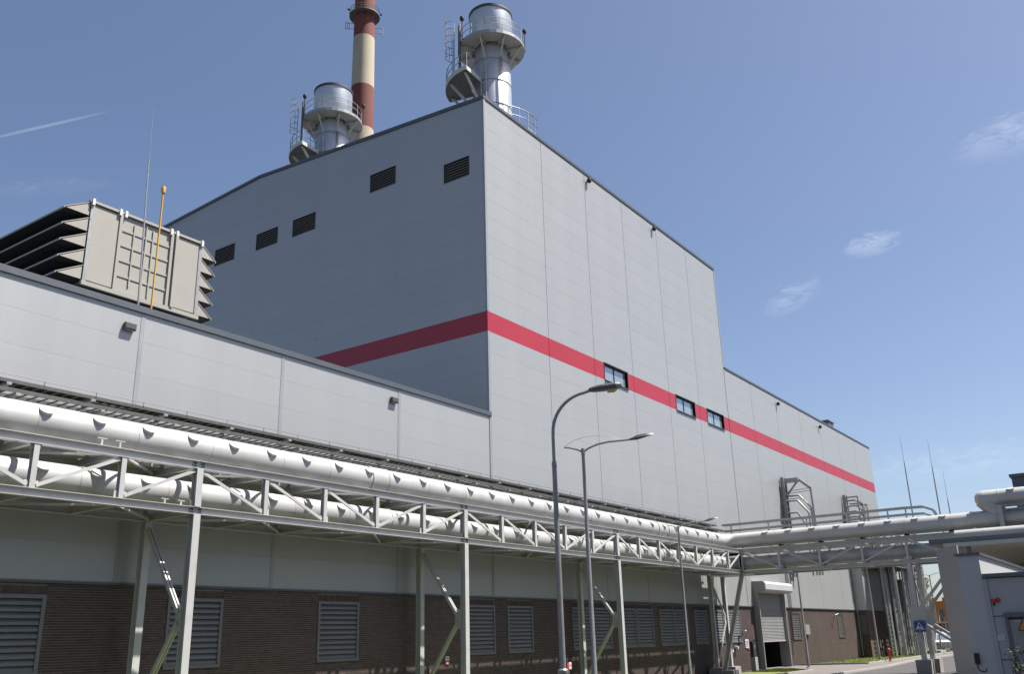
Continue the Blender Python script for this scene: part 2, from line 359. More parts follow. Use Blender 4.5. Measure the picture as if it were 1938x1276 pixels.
# cores (structure behind the cladding)
b=MB(); b.box(-14.6,36.0,.09,32,ZB-.2,13.1); b.build('wall_core','joint',hall)
b=MB()
for c in cells(36.07,68.2,ZB-.2,31.6,WIN): b.box(c[0],c[1],.09,.6,c[2],c[3])
b.extr([(36.07,.6,ZB),(36.07,BD-.1,ZB),(36.07,BD-.1,EZ-.15),(36.07,RY,RZ-.15),(36.07,.6,EZ-.1)],(.5,0,0)); b.build('wall_core','joint',tall)
b=MB(); b.extr([(68.3,.6,ZB),(68.3,BD-.1,ZB),(68.3,BD-.1,EZ-.15),(68.3,RY,RZ-.15),(68.3,.6,EZ-.1)],(-.3,0,0)); b.box(36.6,68,BD-.5,BD-.1,ZB,EZ-.15); b.build('rear_wall','cladding',tall)
b=MB(); b.extr([(36.05,0.3,EZ-.12),(36.05,RY,RZ-.12),(36.05,BD,EZ-.12),(36.05,BD,EZ-.02),(36.05,RY,RZ-.02),(36.05,.3,EZ-.02)],(32.2,0,0)); b.build('roof','flashing',tall)
b=MB()
for c in cells(68.3,112,ZB-.2,22.9,[(DOOR[0],DOOR[1],0,5.6)]): b.box(c[0],c[1],.09,.4,c[2],c[3])
b.box(111.6,112,.4,30,0,22.9); b.box(68.5,111.6,.4,30,22.7,22.9); b.build('wall_core','joint',wing)
b=MB(); b.box(111.98,112.06,.0,30,ZB,23.0); b.build('end_wall','cladding',wing)
# flashings
b=MB(); b.box(-14.6,36.1,-.06,.35,13.25,13.44); b.box(-14.6,36.1,-.075,-.03,13.22,13.26); b.build('parapet_flashing','flashing',hall)
b=MB(); b.box(-14.6,35.95,.35,32,13.0,13.2); b.build('roof','flashing',hall)
b=MB(); b.box(35.9,68.3,-.06,.4,31.62,31.8); b.build('eaves_flashing','flashing',tall)
b=MB(); b.extr([(35.9,.4,EZ-.1),(35.9,RY,RZ-.1),(35.9,BD,EZ-.1),(35.9,BD,EZ+.1),(35.9,RY,RZ+.1),(35.9,.4,EZ+.1)],(.35,0,0)); b.build('verge_flashing','flashing',tall)
b=MB(); b.box(68.45,112.1,-.06,.4,23.0,23.15); b.build('parapet_flashing','flashing',wing)
# corner + vertical cover strips
def strip(bld,x,z0,z1,w=.10,y=-.012,mtl='trim_grey'):
    b=MB(); b.box(x-w/2,x+w/2,y,.01,z0,z1); b.build('joint_cover',mtl,bld)
for c in cells(35.96,36.13,ZB-.02,31.62,[(35,37,ZJ0,ZJ0+MOD)]):
    b=MB(); b.box(35.955,36.13,-.03,.12,c[2],c[3]); b.build('corner_trim','trim_grey',tall)
b=MB(); b.box(35.955,36.13,-.03,.12,ZJ0+.003,ZJ0+MOD-.003); b.build('corner_trim','stripe_red',tall)
for x in (-8.6,-2.0,4.6,10.3,16.5,22.55,29.22): strip(hall,x+.055,ZB-.06,13.22,.15,-.012)
strip(tall,68.3,23.2,31.62,.16,-.02)
# red / grey thin dark joint lines are the gaps themselves
# brick base --------------------------------------------------------------
LV=[(12.35,14.5),(18.49,20.64),(24.97,27.13),(34.05,36.17),(37.2,39.36),(43.1,45.05),(45.2,47.25),(48.3,50.3),(50.38,52.5),(53.4,55.45),(55.53,57.55),(58.55,60.55),(61.25,63.4),(64.25,66.45),(77.6,79.75),(90.3,92.25)]
LZ0,LZ1=1.95,4.12
HOLES=[(a,b_,LZ0,LZ1) for a,b_ in LV]+[(DOOR[0],DOOR[1],0,5.6)]
BY=.075
def bricks(x0,x1):
    out=[]; ch=.0745; n=int(ZB/ch)
    for r in range(n):
        z=r*ch+.005; off=(.125 if r%2 else 0)+(r*7%3)*.0
        k0=math.floor((x0-off)/.25)
        x=k0*.25+off
        while x<x1:
            a=max(x+.005,x0); c=min(x+.245,x1); zz=z+.0325
            segs=[(a,c)]
            for h in HOLES:
                if h[2]-.0<zz<h[3]+(.25 if h[3]<5 else 0) and h[0]<c and h[1]>a:
                    ns=[]
                    for s0,s1 in segs:
                        if h[0]>s0: ns.append((s0,min(s1,h[0]-.005)))
                        if h[1]<s1: ns.append((max(s0,h[1]+.005),s1))
                    segs=ns
            for s0,s1 in segs:
                if s1-s0>.03: out.append((s0,z,s1-s0,.0645))
            x+=.25
    for h in HOLES:                                      # soldier course above each louvre
        if h[3]<5 and h[0]<x1 and h[1]>x0:
            x=h[0]
            while x<h[1]-.05: out.append((x+.005,h[3]+.008,.0645,.23)); x+=.0745
    return out
def brick_vf(x,z,w,h,dy):
    e=.004; y0=BY-dy
    vs=[(x,BY+.03,z),(x+w,BY+.03,z),(x+w,BY+.03,z+h),(x,BY+.03,z+h),(x+e,y0,z+e),(x+w-e,y0,z+e),(x+w-e,y0,z+h-e),(x+e,y0,z+h-e)]
    return vs,[(4,5,6,7),(0,1,5,4),(1,2,6,5),(2,3,7,6),(3,0,4,7)]
def brick_base(bld,x0,x1,nsingle=0):
    hs=[h for h in HOLES if h[0]<x1 and h[1]>x0]
    b=MB()
    for c in cells(x0,x1,-.1,ZB-.03,hs): b.box(c[0],c[1],BY,.4,c[2],c[3])
    wall=b.build('brick_wall','mortar',bld); wall['label']='dark red-brown brick base of the wall'
    bl=bricks(x0,x1); single=set()
    if nsingle:
        cand=[]
        for i,q in enumerate(bl):
            p=(q[0]+q[2]/2,BY,q[1]+q[3]/2); s=inview(p)
            if s and 0<s[0]<PW and 0<s[1]<PH and q[2]>.2: cand.append(((Vector(p)-CAM).length,i))
        single={i for _,i in sorted(cand)[:nsingle]}
    b=MB(); V=[];F=[]; rg=random.Random(5)
    for i,q in enumerate(bl):
        dy=rg.uniform(.008,.014)
        if i in single:
            key=('b',round(q[2],3),round(q[3],3),int(dy*1000))
            if key not in MESH:
                vs,fs=brick_vf(0,0,q[2],q[3],dy); bb=MB(); bb.add(vs,fs); me=bb.mesh('brick'); me.materials.append(MAT['brick']); MESH[key]=me
            inst('brick',MESH[key],wall,(q[0],0,q[1]))
        else:
            vs,fs=brick_vf(*q,dy); o=len(V); V.extend(vs); F.extend([tuple(k+o for k in f) for f in fs])
    b.v=V; b.f=F; b.build('bricks','brick',wall,kind='stuff')
brick_base(hall,11.0,36.0,300)
brick_base(tall,36.0,68.2); brick_base(wing,68.2,98.0)
b=MB(); b.box(-14.6,11.0,.07,.4,-.1,ZB-.03); b.build('brick_wall','brick',hall)
b=MB(); b.box(98,112,.07,.4,-.1,ZB-.03); b.build('brick_wall','brick',wing)
for bld,x0,x1 in((hall,-14.6,36.0),(tall,36.0,68.2),(wing,68.2,112)):
    for c in cells(x0,x1,ZB-.045,ZB,[(DOOR[0],DOOR[1],0,6)]):
        b=MB(); b.box(c[0],c[1],-.035,.12,c[2]-.02,c[3]-.004); b.build('drip_flashing','flashing',bld)
# louvred openings
def louvre(bld,x0,x1,z0,z1,nbl=11,mtl='louver_grey',dark=False):
    b=MB(); fw=.11; y0,y1=.03,.2
    b.box(x0,x1,y0,y1,z1-fw,z1); b.box(x0,x1,y0-.02,y1,z0,z0+fw*.8); b.box(x0,x0+fw,y0,y1,z0+fw*.8,z1-fw); b.box(x1-fw,x1,y0,y1,z0+fw*.8,z1-fw)
    fr=b.build('louvre_frame',mtl,bld)
    b=MB(); b.box(x0+.02,x1-.02,.36,.38,z0+.02,z1-.02); b.build('backing','dark_void',fr)
    H=(z1-fw)-(z0+fw*.8); p=H/nbl; w=x1-x0-2*fw-.01
    key=('lv',round(w,2),round(p,3),mtl)
    if key not in MESH:
        bb=MB()
        prof=[(0,0),(.0,p*.48),(.09,p*1.10),(.105,p*1.04),(.018,p*.44),(.018,0)]
        bb.extr([(0,y,z) for y,z in prof],(w,0,0)); me=bb.mesh('louvre_blade'); me.materials.append(MAT[mtl]); MESH[key]=me
    for k in range(nbl): inst('louvre_blade',MESH[key],fr,(x0+fw+.005,y0+.03,z0+fw*.8+k*p))
for a,b_ in LV:
    bld=hall if b_<36.1 else tall if b_<68 else wing
    if a<36<b_: bld=hall
    louvre(bld,a,b_,LZ0,LZ1,mtl='tray_steel' if a>70 else 'louver_grey')
# vents in the gable
for (ya,yb,za,zb) in VENT:
    b=MB(); b.box(36.02,36.06,ya,yb,za,zb); fr=b.build('vent_opening','dark_void',tall)
    n=7; p=(zb-za)/n; b=MB(); b.box(35.965,36.05,ya-.03,ya,za,zb);b.box(35.965,36.05,yb,yb+.03,za,zb);b.box(35.965,36.05,ya-.03,yb+.03,zb,zb+.03);b.box(35.965,36.05,ya-.03,yb+.03,za-.03,za); b.build('frame','flashing',fr)
    for k in range(n):
        b=MB(); z=za+k*p; b.extr([(35.97,ya+.003,z+.02),(35.985,ya+.003,z),(36.05,ya+.003,z+p*.62),(36.04,ya+.003,z+p*.68)],(0,yb-ya-.006,0)); b.build('louvre_blade','vent_brown',fr)
# windows in the red stripe
for (x0,x1,z0,z1) in WIN:
    b=MB(); f=.07
    b.box(x0,x1,.12,.2,z1-f,z1); b.box(x0,x1,.12,.2,z0,z0+f); b.box(x0,x0+f,.12,.2,z0+f,z1-f); b.box(x1-f,x1,.12,.2,z0+f,z1-f)
    xm=x0+(x1-x0)*.48; b.box(xm-.04,xm+.04,.12,.2,z0+f,z1-f); w_=b.build('window','rubber_black',tall)
    for a,c in((x0+f,xm-.04),(xm+.04,x1-f)):
        b=MB(); b.box(a,c,.155,.17,z0+f,z1-f); b.build('pane','window_glass',w_)
    b=MB(); b.box(x0-.03,x1+.03,-.09,.12,z0-.05,z0-.005); b.build('sill','flashing',w_)
    b=MB(); b.box(x0-.03,x1+.03,-.05,.12,z1+.003,z1+.045); b.box(x0-.03,x0,-.03,.12,z0,z1); b.box(x1,x1+.03,-.03,.12,z0,z1); b.build('surround','flashing',w_)
    b=MB(); b.box(x0,x1,.5,.52,z0,z1); b.build('interior','dark_void',w_)
# roller door
D0,D1=DOOR
dr=MB(); dr.box(D0-.02,D0+.12,-.42,.4,0,5.55); dr.box(D1-.12,D1+.02,-.42,.4,0,5.55); dr.box(D0+.12,D1-.12,.0,.4,5.0,5.55); door=dr.build('roller_door','galvanised',wing)
b=MB(); b.extr([(D0-.06,0,6.32),(D0-.06,0,4.45),(D0-.06,-.42,4.7),(D0-.06,-.42,5.5),(D0-.06,-1.0,5.62),(D0-.06,-1.0,6.2),(D0-.06,-.9,6.3)],(.06,0,0)); b.build('side_panel','door_grey',door)
prof=[(-.42,5.5),(-.98,5.58),(-1.05,5.7),(-1.06,6.1),(-1.0,6.22),(-.88,6.28),(-.0,6.34),(0,5.5)]
b=MB(); b.extr([(D0,y,z) for y,z in prof],(D1-D0+.25,0,0)); b.build('shutter_box','shed_white',door,smooth=False)
b=MB(); b.box(D0+.12,D1-.12,-.1,-.04,4.15,5.5); b.build('lintel_panel','door_grey',door)
nsl=20
for k in range(nsl):
    z=1.98+k*(4.15-1.98)/nsl; b=MB(); h=(4.15-1.98)/nsl
    b.extr([(D0+.12,-.16,z+.008),(D0+.12,-.185,z+h*.35),(D0+.12,-.185,z+h*.65),(D0+.12,-.16,z+h-.008),(D0+.12,-.12,z+h-.008),(D0+.12,-.12,z+.008)],(D1-D0-.24,0,0)); b.build('slat','shutter_grey',door)
b=MB(); b.box(D0+.12,D1-.12,-.2,-.1,1.91,1.975); b.build('bottom_rail','shed_white',door); b=MB(); b.box(D0+.12,D1-.12,-.17,-.12,1.87,1.908); b.build('rubber_seal','sign_red',door)
b=MB(); b.box(D0,D1,.4,6,-.02,.0); b.box(D0,D0+.05,.4,6,0,5.5); b.box(D1-.05,D1,.4,6,0,5.5); b.box(D0,D1,6,6.1,0,5.5); b.box(D0,D1,.4,6,5.5,5.6); b.build('interior','dark_void',wing)
b=MB(); b.box(D0+2.6,D0+3.4,3.2,4.2,0,1.7); b.build('interior_cabinet','door_grey',wing)
# projecting annex at the far end of the wing
ann=thing('annex','grey panelled annex over dark brick in shade at the far end of the wing','building',(97,-1,0))
b=MB(); b.box(97.05,112.3,-1.0,-.005,4.42,8.9); b.build('wall_core','cladding',ann)
for k in range(4):
    b=MB(); b.box(97.0,97.045,-.99,-.01,4.45+k*MOD,4.45+(k+1)*MOD-.02); b.build('wall_panel','cladding',ann)
b=MB(); b.box(97.05,112.3,-.95,-.0,-.1,4.4); b.build('brick_wall','brick',ann)
b=MB()
for k in range(12): b.box(97.01,97.05,-.8,-.2,2.2+k*.15,2.2+k*.15+.09)
b.build('louvre','louver_grey',ann)
b=MB(); b.tube((97.0,-.06,.2),(97.0,-.06,8.8),.06,n=10); b.build('downpipe','trim_grey',ann,smooth=True)
# roof box on far wing
b=MB(); b.box(98.6,100.4,.6,2.2,23.1,24.1); b.box(98.4,100.6,.5,2.3,24.1,24.2); tag(b.build('roof_vent','flashing'),'small dark box on the roof edge of the lower wing','roof vent')
# rust marks / pipe stub on the brick of the wing
b=MB(); b.path([(88.6,-.05,3.0),(88.6,-.12,3.6),(88.7,-.3,3.95),(89.0,-.5,4.05)],.05,8); b.build('steam_vent','galvanised',wing,smooth=True)
b=MB(); b.box(80.4,81.5,-.12,.06,2.35,3.15); b.build('wall_cabinet','door_grey',wing)
# ================================================================ WALL LAMPS
def flood(name,x,z,label,size=(.38,.17,.24),grp=None):
    t=thing(name,label,'lamp',(x,0,z),grp); w,d,h=size
    b=MB(); b.extr([(x-w/2,-.02,z-h/2),(x-w/2,-d*.75,z-h/2),(x-w/2,-d,z-h*.3),(x-w/2,-d,z+h*.42),(x-w/2,-d*.8,z+h/2),(x-w/2,-.02,z+h/2)],(w,0,0)); b.build('housing','lamp_housing',t)
    b=MB(); b.box(x-w*.42,x+w*.42,-d*.7,-.04,z-h/2-.012,z-h/2-.002); b.build('lens','window_glass',t)
    b=MB(); b.box(x-.06,x+.06,-.021,-.001,z-h*.4,z+h*.4); b.build('wall_plate','flashing',t)
flood('wall_lamp',16.05,12.6,'dark grey box lamp high on the low hall wall under the beige air intake')
flood('wall_lamp',28.85,12.62,'dark grey box lamp high on the low hall wall left of the tall block')
def ball(name,x,z,label):
    t=thing(name,label,'lamp',(x,0,z))
    b=MB(); b.path([(x,0,z),(x,-.1,z),(x,-.16,z-.02)],.03,8); b.build('arm','flashing',t,smooth=True)
    b=MB(); b.lathe([(.02,.16),(.12,.13),(.15,.02),(.14,-.1),(.1,-.16),(0,-.17)],(x,-.18,z),14); b.build('housing','rubber_black',t,smooth=True)
ball('wall_lamp',47.4,31.2,'small dark round lamp under the tall roof edge, nearer the gable corner')
ball('wall_lamp',56.85,31.2,'small dark round lamp under the tall roof edge, farther from the gable corner')
ball('wall_lamp',80.3,22.35,'small dark round lamp under the lower wing roof, nearer the tall block')
ball('wall_lamp',92.6,22.3,'small dark round lamp under the lower wing roof, nearer the far end')
# ================================================================ EXHAUST STACKS
def stack(cx,cy,label,grp):
    t=thing('exhaust_stack',label,'stack',(cx,cy,32),grp); c=(cx,cy,0)
    b=MB(); b.lathe([(1.75,32.2),(1.75,33.6),(1.62,34.4),(1.40,35.6),(1.36,36.3),(1.36,41.75),(1.30,41.85)],c,48); b.build('lower_shell','stack_sheet',t,smooth=True)
    b=MB()
    for z in (35.7,38.1,40.0,41.7): b.lathe([(1.355,z-.04),(1.385,z-.03),(1.385,z+.03),(1.355,z+.04)],c,48)
    b.build('seam_band','galvanised',t,smooth=True)
    b=MB(); b.lathe([(1.3,41.84),(1.16,41.95),(1.16,43.2)],c,40); b.build('neck','stack_sheet',t,smooth=True)
    b=MB(); b.lathe([(1.10,43.25),(1.50,43.25),(1.53,43.3),(1.53,46.0)],c,48); b.build('upper_shell','stack_sheet',t,smooth=True)
    b=MB(); b.lathe([(1.54,45.92),(1.585,45.94),(1.585,46.12),(1.42,46.12),(1.42,45.4)],c,48); b.build('rim','stack_rim',t,smooth=True)
    b=MB(); b.lathe([(1.35,43.06),(2.36,43.06),(2.36,43.24),(1.35,43.24)],c,32,close=True); b.build('platform','platform_beige',t)
    b=MB(); b.lathe([(2.365,43.05),(2.40,43.05),(2.40,43.29),(2.365,43.29)],c,32,close=True); b.build('toe_board','galvanised',t)
    for k in range(8):
        a=2*math.pi*(k+.35)/8; ca,sa=math.cos(a),math.sin(a); b=MB()
        b.beam((cx+1.3*ca,cy+1.3*sa,41.7),(cx+2.2*ca,cy+2.2*sa,43.04),.1,.12); b.beam((cx+1.2*ca,cy+1.2*sa,43.0),(cx+2.3*ca,cy+2.3*sa,43.0),.1,.14); b.build('bracket','platform_beige',t)
    def rail(z,r,a0,a1,n,h=1.1,name='railing'):
        b=MB(); P=[(cx+r*math.cos(a0+(a1-a0)*i/n),cy+r*math.sin(a0+(a1-a0)*i/n)) for i in range(n+1)]
        for hh in (h,h*.55):
            b.path([(x,y,z+hh) for x,y in P],.025,6)
        for x,y in P[::2]: b.tube((x,y,z),(x,y,z+h),.025,n=6)
        b.build(name,'galvanised',t,smooth=True)
    rail(43.24,2.33,0,2*math.pi,28)
    # landing below, on the side away from the long front
    A0,A1=R_(104),R_(184)
    b=MB(); b.lathe([(1.45,39.9),(3.25,39.9),(3.25,40.05),(1.45,40.05)],c,14,A0,A1,close=True); b.build('landing','grating_dark',t)
    b=MB(); b.lathe([(3.26,39.8),(3.3,39.8),(3.3,40.12),(3.26,40.12)],c,14,A0,A1,close=True)
    for a in (A0,A1): b.beam((cx+1.4*math.cos(a),cy+1.4*math.sin(a),39.93),(cx+3.25*math.cos(a),cy+3.25*math.sin(a),39.93),.06,.3)
    b.build('landing_edge','platform_beige',t)
    for a in (A0+.1,(A0+A1)/2,A1-.1):
        b=MB(); b.beam((cx+3.0*math.cos(a),cy+3.0*math.sin(a),39.85),(cx+1.4*math.cos(a),cy+1.4*math.sin(a),38.1),.13,.15); b.build('landing_brace','platform_beige',t)
    rail(40.05,3.22,A0,A1,12)
    for a in (A0,A1):
        b=MB()
        for hh in(.55,1.1): b.tube((cx+1.6*math.cos(a),cy+1.6*math.sin(a),40.05+hh),(cx+3.22*math.cos(a),cy+3.22*math.sin(a),40.05+hh),.025,n=6)
        for q in(1.6,2.4): b.tube((cx+q*math.cos(a),cy+q*math.sin(a),40.05),(cx+q*math.cos(a),cy+q*math.sin(a),41.15),.025,n=6)
        b.build('railing','galvanised',t)
    # caged ladder between the landing and the platform
    a=R_(140); lx,ly=cx+2.75*math.cos(a),cy+2.75*math.sin(a); tx,ty=-math.sin(a),math.cos(a); ox,oy=math.cos(a),math.sin(a)
    b=MB()
    for s in(-.22,.22): b.tube((lx+tx*s,ly+ty*s,40.05),(lx+tx*s,ly+ty*s,45.0),.03,n=6)
    for k in range(16): b.tube((lx-tx*.22,ly-ty*.22,40.3+k*.3),(lx+tx*.22,ly+ty*.22,40.3+k*.3),.015,n=5)
    b.build('ladder','galvanised',t)
    b=MB()
    def cage(ang): return lx+tx*.38*math.sin(ang)+ox*(.05+.55*(math.cos(ang)+.1)/1.1), ly+ty*.38*math.sin(ang)+oy*(.05+.55*(math.cos(ang)+.1)/1.1)
    angs=[R_(-100+200*i/8) for i in range(9)]
    for k in range(6): b.path([(*cage(q),42.1+k*.58) for q in angs],.022,5)
    for q in angs[1:-1:2]: x,y=cage(q); b.tube((x,y,42.1),(x,y,45.0),.018,n=5)
    b.build('ladder_cage','galvanised',t)
    b=MB(); a2=R_(150); b.obox((cx+2.45*math.cos(a2),cy+2.45*math.sin(a2),42.3),(.16*-math.sin(a2),.16*math.cos(a2),0),(.05*math.cos(a2),.05*math.sin(a2),0),(0,0,2.4)); b.build('cable_ladder','tray_steel',t)
    # small ladder and cable on the shell
    for nm,ang,z0,z1,w in(('shell_ladder',R_(193),38.2,41.3,.2),('cable_run',R_(243),33.5,41.8,.05)):
        x,y=cx+1.5*math.cos(ang),cy+1.5*math.sin(ang); tx2,ty2=-math.sin(ang),math.cos(ang); b=MB()
        for s in(-w,w): b.tube((x+tx2*s,y+ty2*s,z0),(x+tx2*s,y+ty2*s,z1),.028,n=6)
        n=int((z1-z0)/.32)
        for k in range(n): b.tube((x-tx2*w,y-ty2*w,z0+.2+k*.32),(x+tx2*w,y+ty2*w,z0+.2+k*.32),.02,n=5)
        b.build(nm,'platform_beige' if w>.1 else 'tray_steel',t)
    for ang in (R_(160),R_(310)):
        x,y=cx+2.45*math.cos(ang),cy+2.45*math.sin(ang); b=MB(); b.tube((x,y,43.2),(x,y,44.85),.04,n=6); b.lathe([(0,.2),(.13,.16),(.17,.03),(.13,-.12),(0,-.16)],(x,y,44.95),12); b.build('warning_light','rubber_black',t,smooth=True)
stack(45.3,6.0,'shiny steel exhaust stack with round platform right behind the gable corner','exhaust stacks on the tall roof')
stack(45.3,22.0,'shiny steel exhaust stack in front of the red and white chimney','exhaust stacks on the tall roof')
for o in list(bpy.data.objects):
    if o.name.startswith('exhaust_stack'): o.location.z-=.45
# curved railing on the roof edge
t=thing('roof_railing','curved galvanised railing on the tall roof edge beside the near stack','railing',(41.2,3.2,31.8))
P=[(41.2+3.0*math.cos(R_(a)),3.15+3.0*math.sin(R_(a))) for a in range(235,291,7)]
b=MB(); b.path([(x,y,33.2) for x,y in P],.03,6); b.path([(x,y,32.65) for x,y in P],.025,6); b.build('rail','galvanised',t,smooth=True)
for x,y in P[::2]: b=MB(); b.tube((x,y,31.8),(x,y,33.2),.03,n=6); b.build('post','galvanised',t)
b=MB(); b.path([(x,y,32.0) for x,y in P],.05,6); b.build('kick_plate','sign_white',t)
# ================================================================ CHIMNEY
ch=thing('chimney','tall red and cream banded concrete chimney with ring platform','chimney',(107,80,0))
def cr(z): return 3.6+(1.93-3.6)*min(1,(z/122)**.75)
bands=[(0,25,'chimney_red'),(25,50,'chimney_cream'),(50,72,'chimney_red'),(72,93.2,'chimney_cream'),(93.2,102.3,'chimney_red'),(102.3,113.3,'chimney_cream'),(113.3,124,'chimney_red'),(124,126,'chimney_cream')]
for z0,z1,mm in bands:
    b=MB(); b.lathe([(cr(z0+(z1-z0)*k/4),z0+(z1-z0)*k/4) for k in range(5)],(107,80,0),40); b.build('band',mm,ch,smooth=True)
b=MB(); b.lathe([(1.9,118.4),(2.95,118.4),(2.95,118.6),(1.9,118.6)],(107,80,0),28,close=True); b.build('ring_platform','grating_dark',ch)
b=MB()
for hh in(119.1,119.7): b.path([(107+2.9*math.cos(R_(a)),80+2.9*math.sin(R_(a)),hh) for a in range(0,361,15)],.05,6)
for a in range(0,360,30): x,y=107+2.9*math.cos(R_(a)),80+2.9*math.sin(R_(a)); b.tube((x,y,118.6),(x,y,119.7),.05,n=6); b.beam((x,y,118.4),(107+1.95*math.cos(R_(a)),80+1.95*math.sin(R_(a)),117.2),.08,.08)
b.build('ring_railing','grating_dark',ch)
for s in(-1,1):
    u=Vector((106.3,-107,0)).normalized()*s; b=MB(); c0=Vector((107,80,115.6 if s<0 else 115.0))
    for z in(0,1.2): b.beam(c0+u*1.8+Vector((0,0,z)),c0+u*3.6+Vector((0,0,z)),.08,.08)
    for q in(2.9,3.25,3.6): b.beam(c0+u*q+Vector((0,0,-.3)),c0+u*q+Vector((0,0,1.5)),.07,.07)
    b.build('antenna_bracket','galvanised',ch)
    b=MB(); b.tube(c0+u*2.9+Vector((0,0,4.3)),c0+u*3.3+Vector((0,0,4.5)),.16,n=8); b.build('warning_light','rubber_black',ch)
# ================================================================ AIR INTAKE
ai=thing('air_intake_house','beige sheet metal air intake house with stacked weather hoods on the low hall roof','air intake',(16.4,4,13.2))
X0,X1,Y0,Y1,Z0,Z1=16.45,21.4,4.0,12.0,15.4,18.55
b=MB(); b.box(X0+.02,X1-.02,Y0+.06,Y1,Z0,Z1); b.build('body','beige_sheet',ai)
for a,c in((X0,17.68),(19.98,X1)):
    b=MB(); b.box(a+.02,c-.02,Y0,Y0+.06,Z0+.08,Z1-.05); b.build('side_panel','beige_sheet',ai)
b=MB(); b.box(17.72,19.94,Y0+.03,Y0+.06,Z0+.05,Z1-.05); b.build('ribbed_panel','beige_sheet',ai)
for k in range(4): b=MB(); z=Z0+.62+k*.62; b.box(17.72,19.94,Y0-.0,Y0+.03,z,z+.09); b.build('rib','beige_sheet',ai)
for x in(17.70,19.96): b=MB(); b.box(x-.06,x+.06,Y0-.05,Y0+.05,Z0,Z1); b.build('stiffener','beige_sheet',ai)
for x,z0,z1 in((18.3,15.7,18.3),(18.82,15.55,18.4),(19.12,15.5,18.35)): b=MB(); b.box(x-.025,x+.025,Y0-.02,Y0+.03,z0,z1); b.build('standpipe','beige_sheet',ai)
b=MB(); b.box(20.08,20.2,Y0-.12,Y0,Z0,Z1-.05); b.build('corner_post','beige_sheet',ai)
b=MB(); b.box(X0-.05,X1+.05,Y0-.06,Y1,Z1,Z1+.1); b.build('roof','beige_sheet',ai)
b=MB(); b.box(X0-.05,X1+.05,Y0-.08,Y0+.05,Z0-.16,Z0); b.build('base_rail','beige_sheet',ai)
for x in(X0+.05,17.62,17.85,19.88,20.15,X1-.05): b=MB(); b.box(x-.05,x+.05,Y0-.1,Y0+.02,Z1-.1,Z1+.16); b.build('lifting_lug','sign_white',ai)
for sgn,xw,dep in((-1,X0,1.0),(1,X1,.72)):
    n=5; p=(Z1-Z0+.05)/n
    for k in range(n):
        zt=Z1+.02-k*p; b=MB(); xo=xw+sgn*dep; zl=zt-p*.86
        for yy in(Y0+.02,Y0+1.35,Y0+2.7,Y0+4.05,Y0+5.4,Y0+6.7,Y1-.06): b.extr([(xw+sgn*.02,yy,zt),(xo,yy,zl),(xw+sgn*.02,yy,zl)],(0,.03,0))
        b.extr([(xw+sgn*.02,Y0+.0,zt+.012),(xo+sgn*.01,Y0+.0,zl+.012),(xo+sgn*.01,Y0+.0,zl-.05),(xo-sgn*.02,Y0,zl-.05),(xo-sgn*.02,Y0+.0,zl),(xw+sgn*.02,Y0+.0,zt-.02)],(0,Y1-Y0,0))
        b.build('weather_hood','beige_sheet',ai)
        b=MB(); b.box(min(xw+sgn*.03,xo-sgn*.04),max(xw+sgn*.03,xo-sgn*.04),Y0+.08,Y1-.08,zl-.012,zl-.004); b.build('hood_shade_sheet','rubber_black',ai)  # near-black sheet stands in for the shade inside each hood
    b=MB(); b.box(min(xw,xw-sgn*.02)-.01,max(xw,xw-sgn*.02)+.01,Y0+.1,Y1-.05,Z0,Z1); b.build('filter_face','rubber_black',ai)
    b=MB()
    xx=xw+ (0 if sgn<0 else -.14)
    b.box(xx,xx+.14,Y0-.03,Y0+.0,Z0,Z1-.1); b.build('bolted_flange','galvanised',ai)
for x in(16.8,19,21.1): b=MB(); b.ibeam((x,4.4,13.2),(x,4.4,15.24),.2,.2,.02,.02); b.build('leg','galvanised',ai); b=MB(); b.ibeam((x,11,13.2),(x,11,15.24),.2,.2,.02,.02); b.build('leg','galvanised',ai)
b=MB(); b.box(X0,X1,4.3,11.2,15.0,15.23); b.build('base_frame','galvanised',ai)
b=MB(); b.tube((16.5,.3,13.44),(16.3,.3,19.1),.035,.022,n=8); b.tube((16.3,.3,19.1),(16.26,.3,21.2),.012,.006,n=6); tag(b.build('lightning_rod','galvanised',smooth=True),'thin grey lightning rod in front of the beige air intake','lightning rod')
t=thing('vent_mast','slim yellow mast with yellow cap in front of the beige air intake','mast',(16.99,.3,13.4))
b=MB(); b.tube((16.99,.3,13.44),(16.99,.3,18.0),.032,n=10); b.build('pole','yellow_paint',t,smooth=True)
b=MB(); b.lathe([(.035,17.95),(.075,17.99),(.085,18.15),(.07,18.22),(0,18.24)],(16.99,.3,0),14); b.build('cap','yellow_paint',t,smooth=True)
# ================================================================ PIPE BRIDGE
pb=thing('pipe_bridge','light grey steel truss bridge carrying the pipelines on braced columns','pipe bridge',(30.1,-1.7,0))
YF,YB=-2.85,-.5; ZL0,ZL1,ZT0,ZT1=6.34,6.56,7.70,7.94
def IB(name,p,q,h=.22,b_=.2,up=(0,0,1),tf=.016,tw=.012,mtl='steel_paint',parent=None):
    b=MB(); b.ibeam(p,q,h,b_,tf,tw,up); return b.build(name,mtl,parent or pb)
XN=[-13.9+2.6*k for k in range(23)]+[43.3]          # panel points ... last span re-cut below
XN=[-13.9,-11.3,-8.7,-6.1,-3.5,-.9,1.7,4.3,6.9,9.5,12.1,14.6,17.1,19.7,22.3,24.9,27.55,30.15,32.8,35.4,38.0,40.6,43.1,45.6,48.05,50.6,53.1,55.55,58.05,60.3]
BENT=[4.1,17.1,30.15,43.1]
breaks=[-13.9,4.1,17.1,30.15,43.1,60.3]
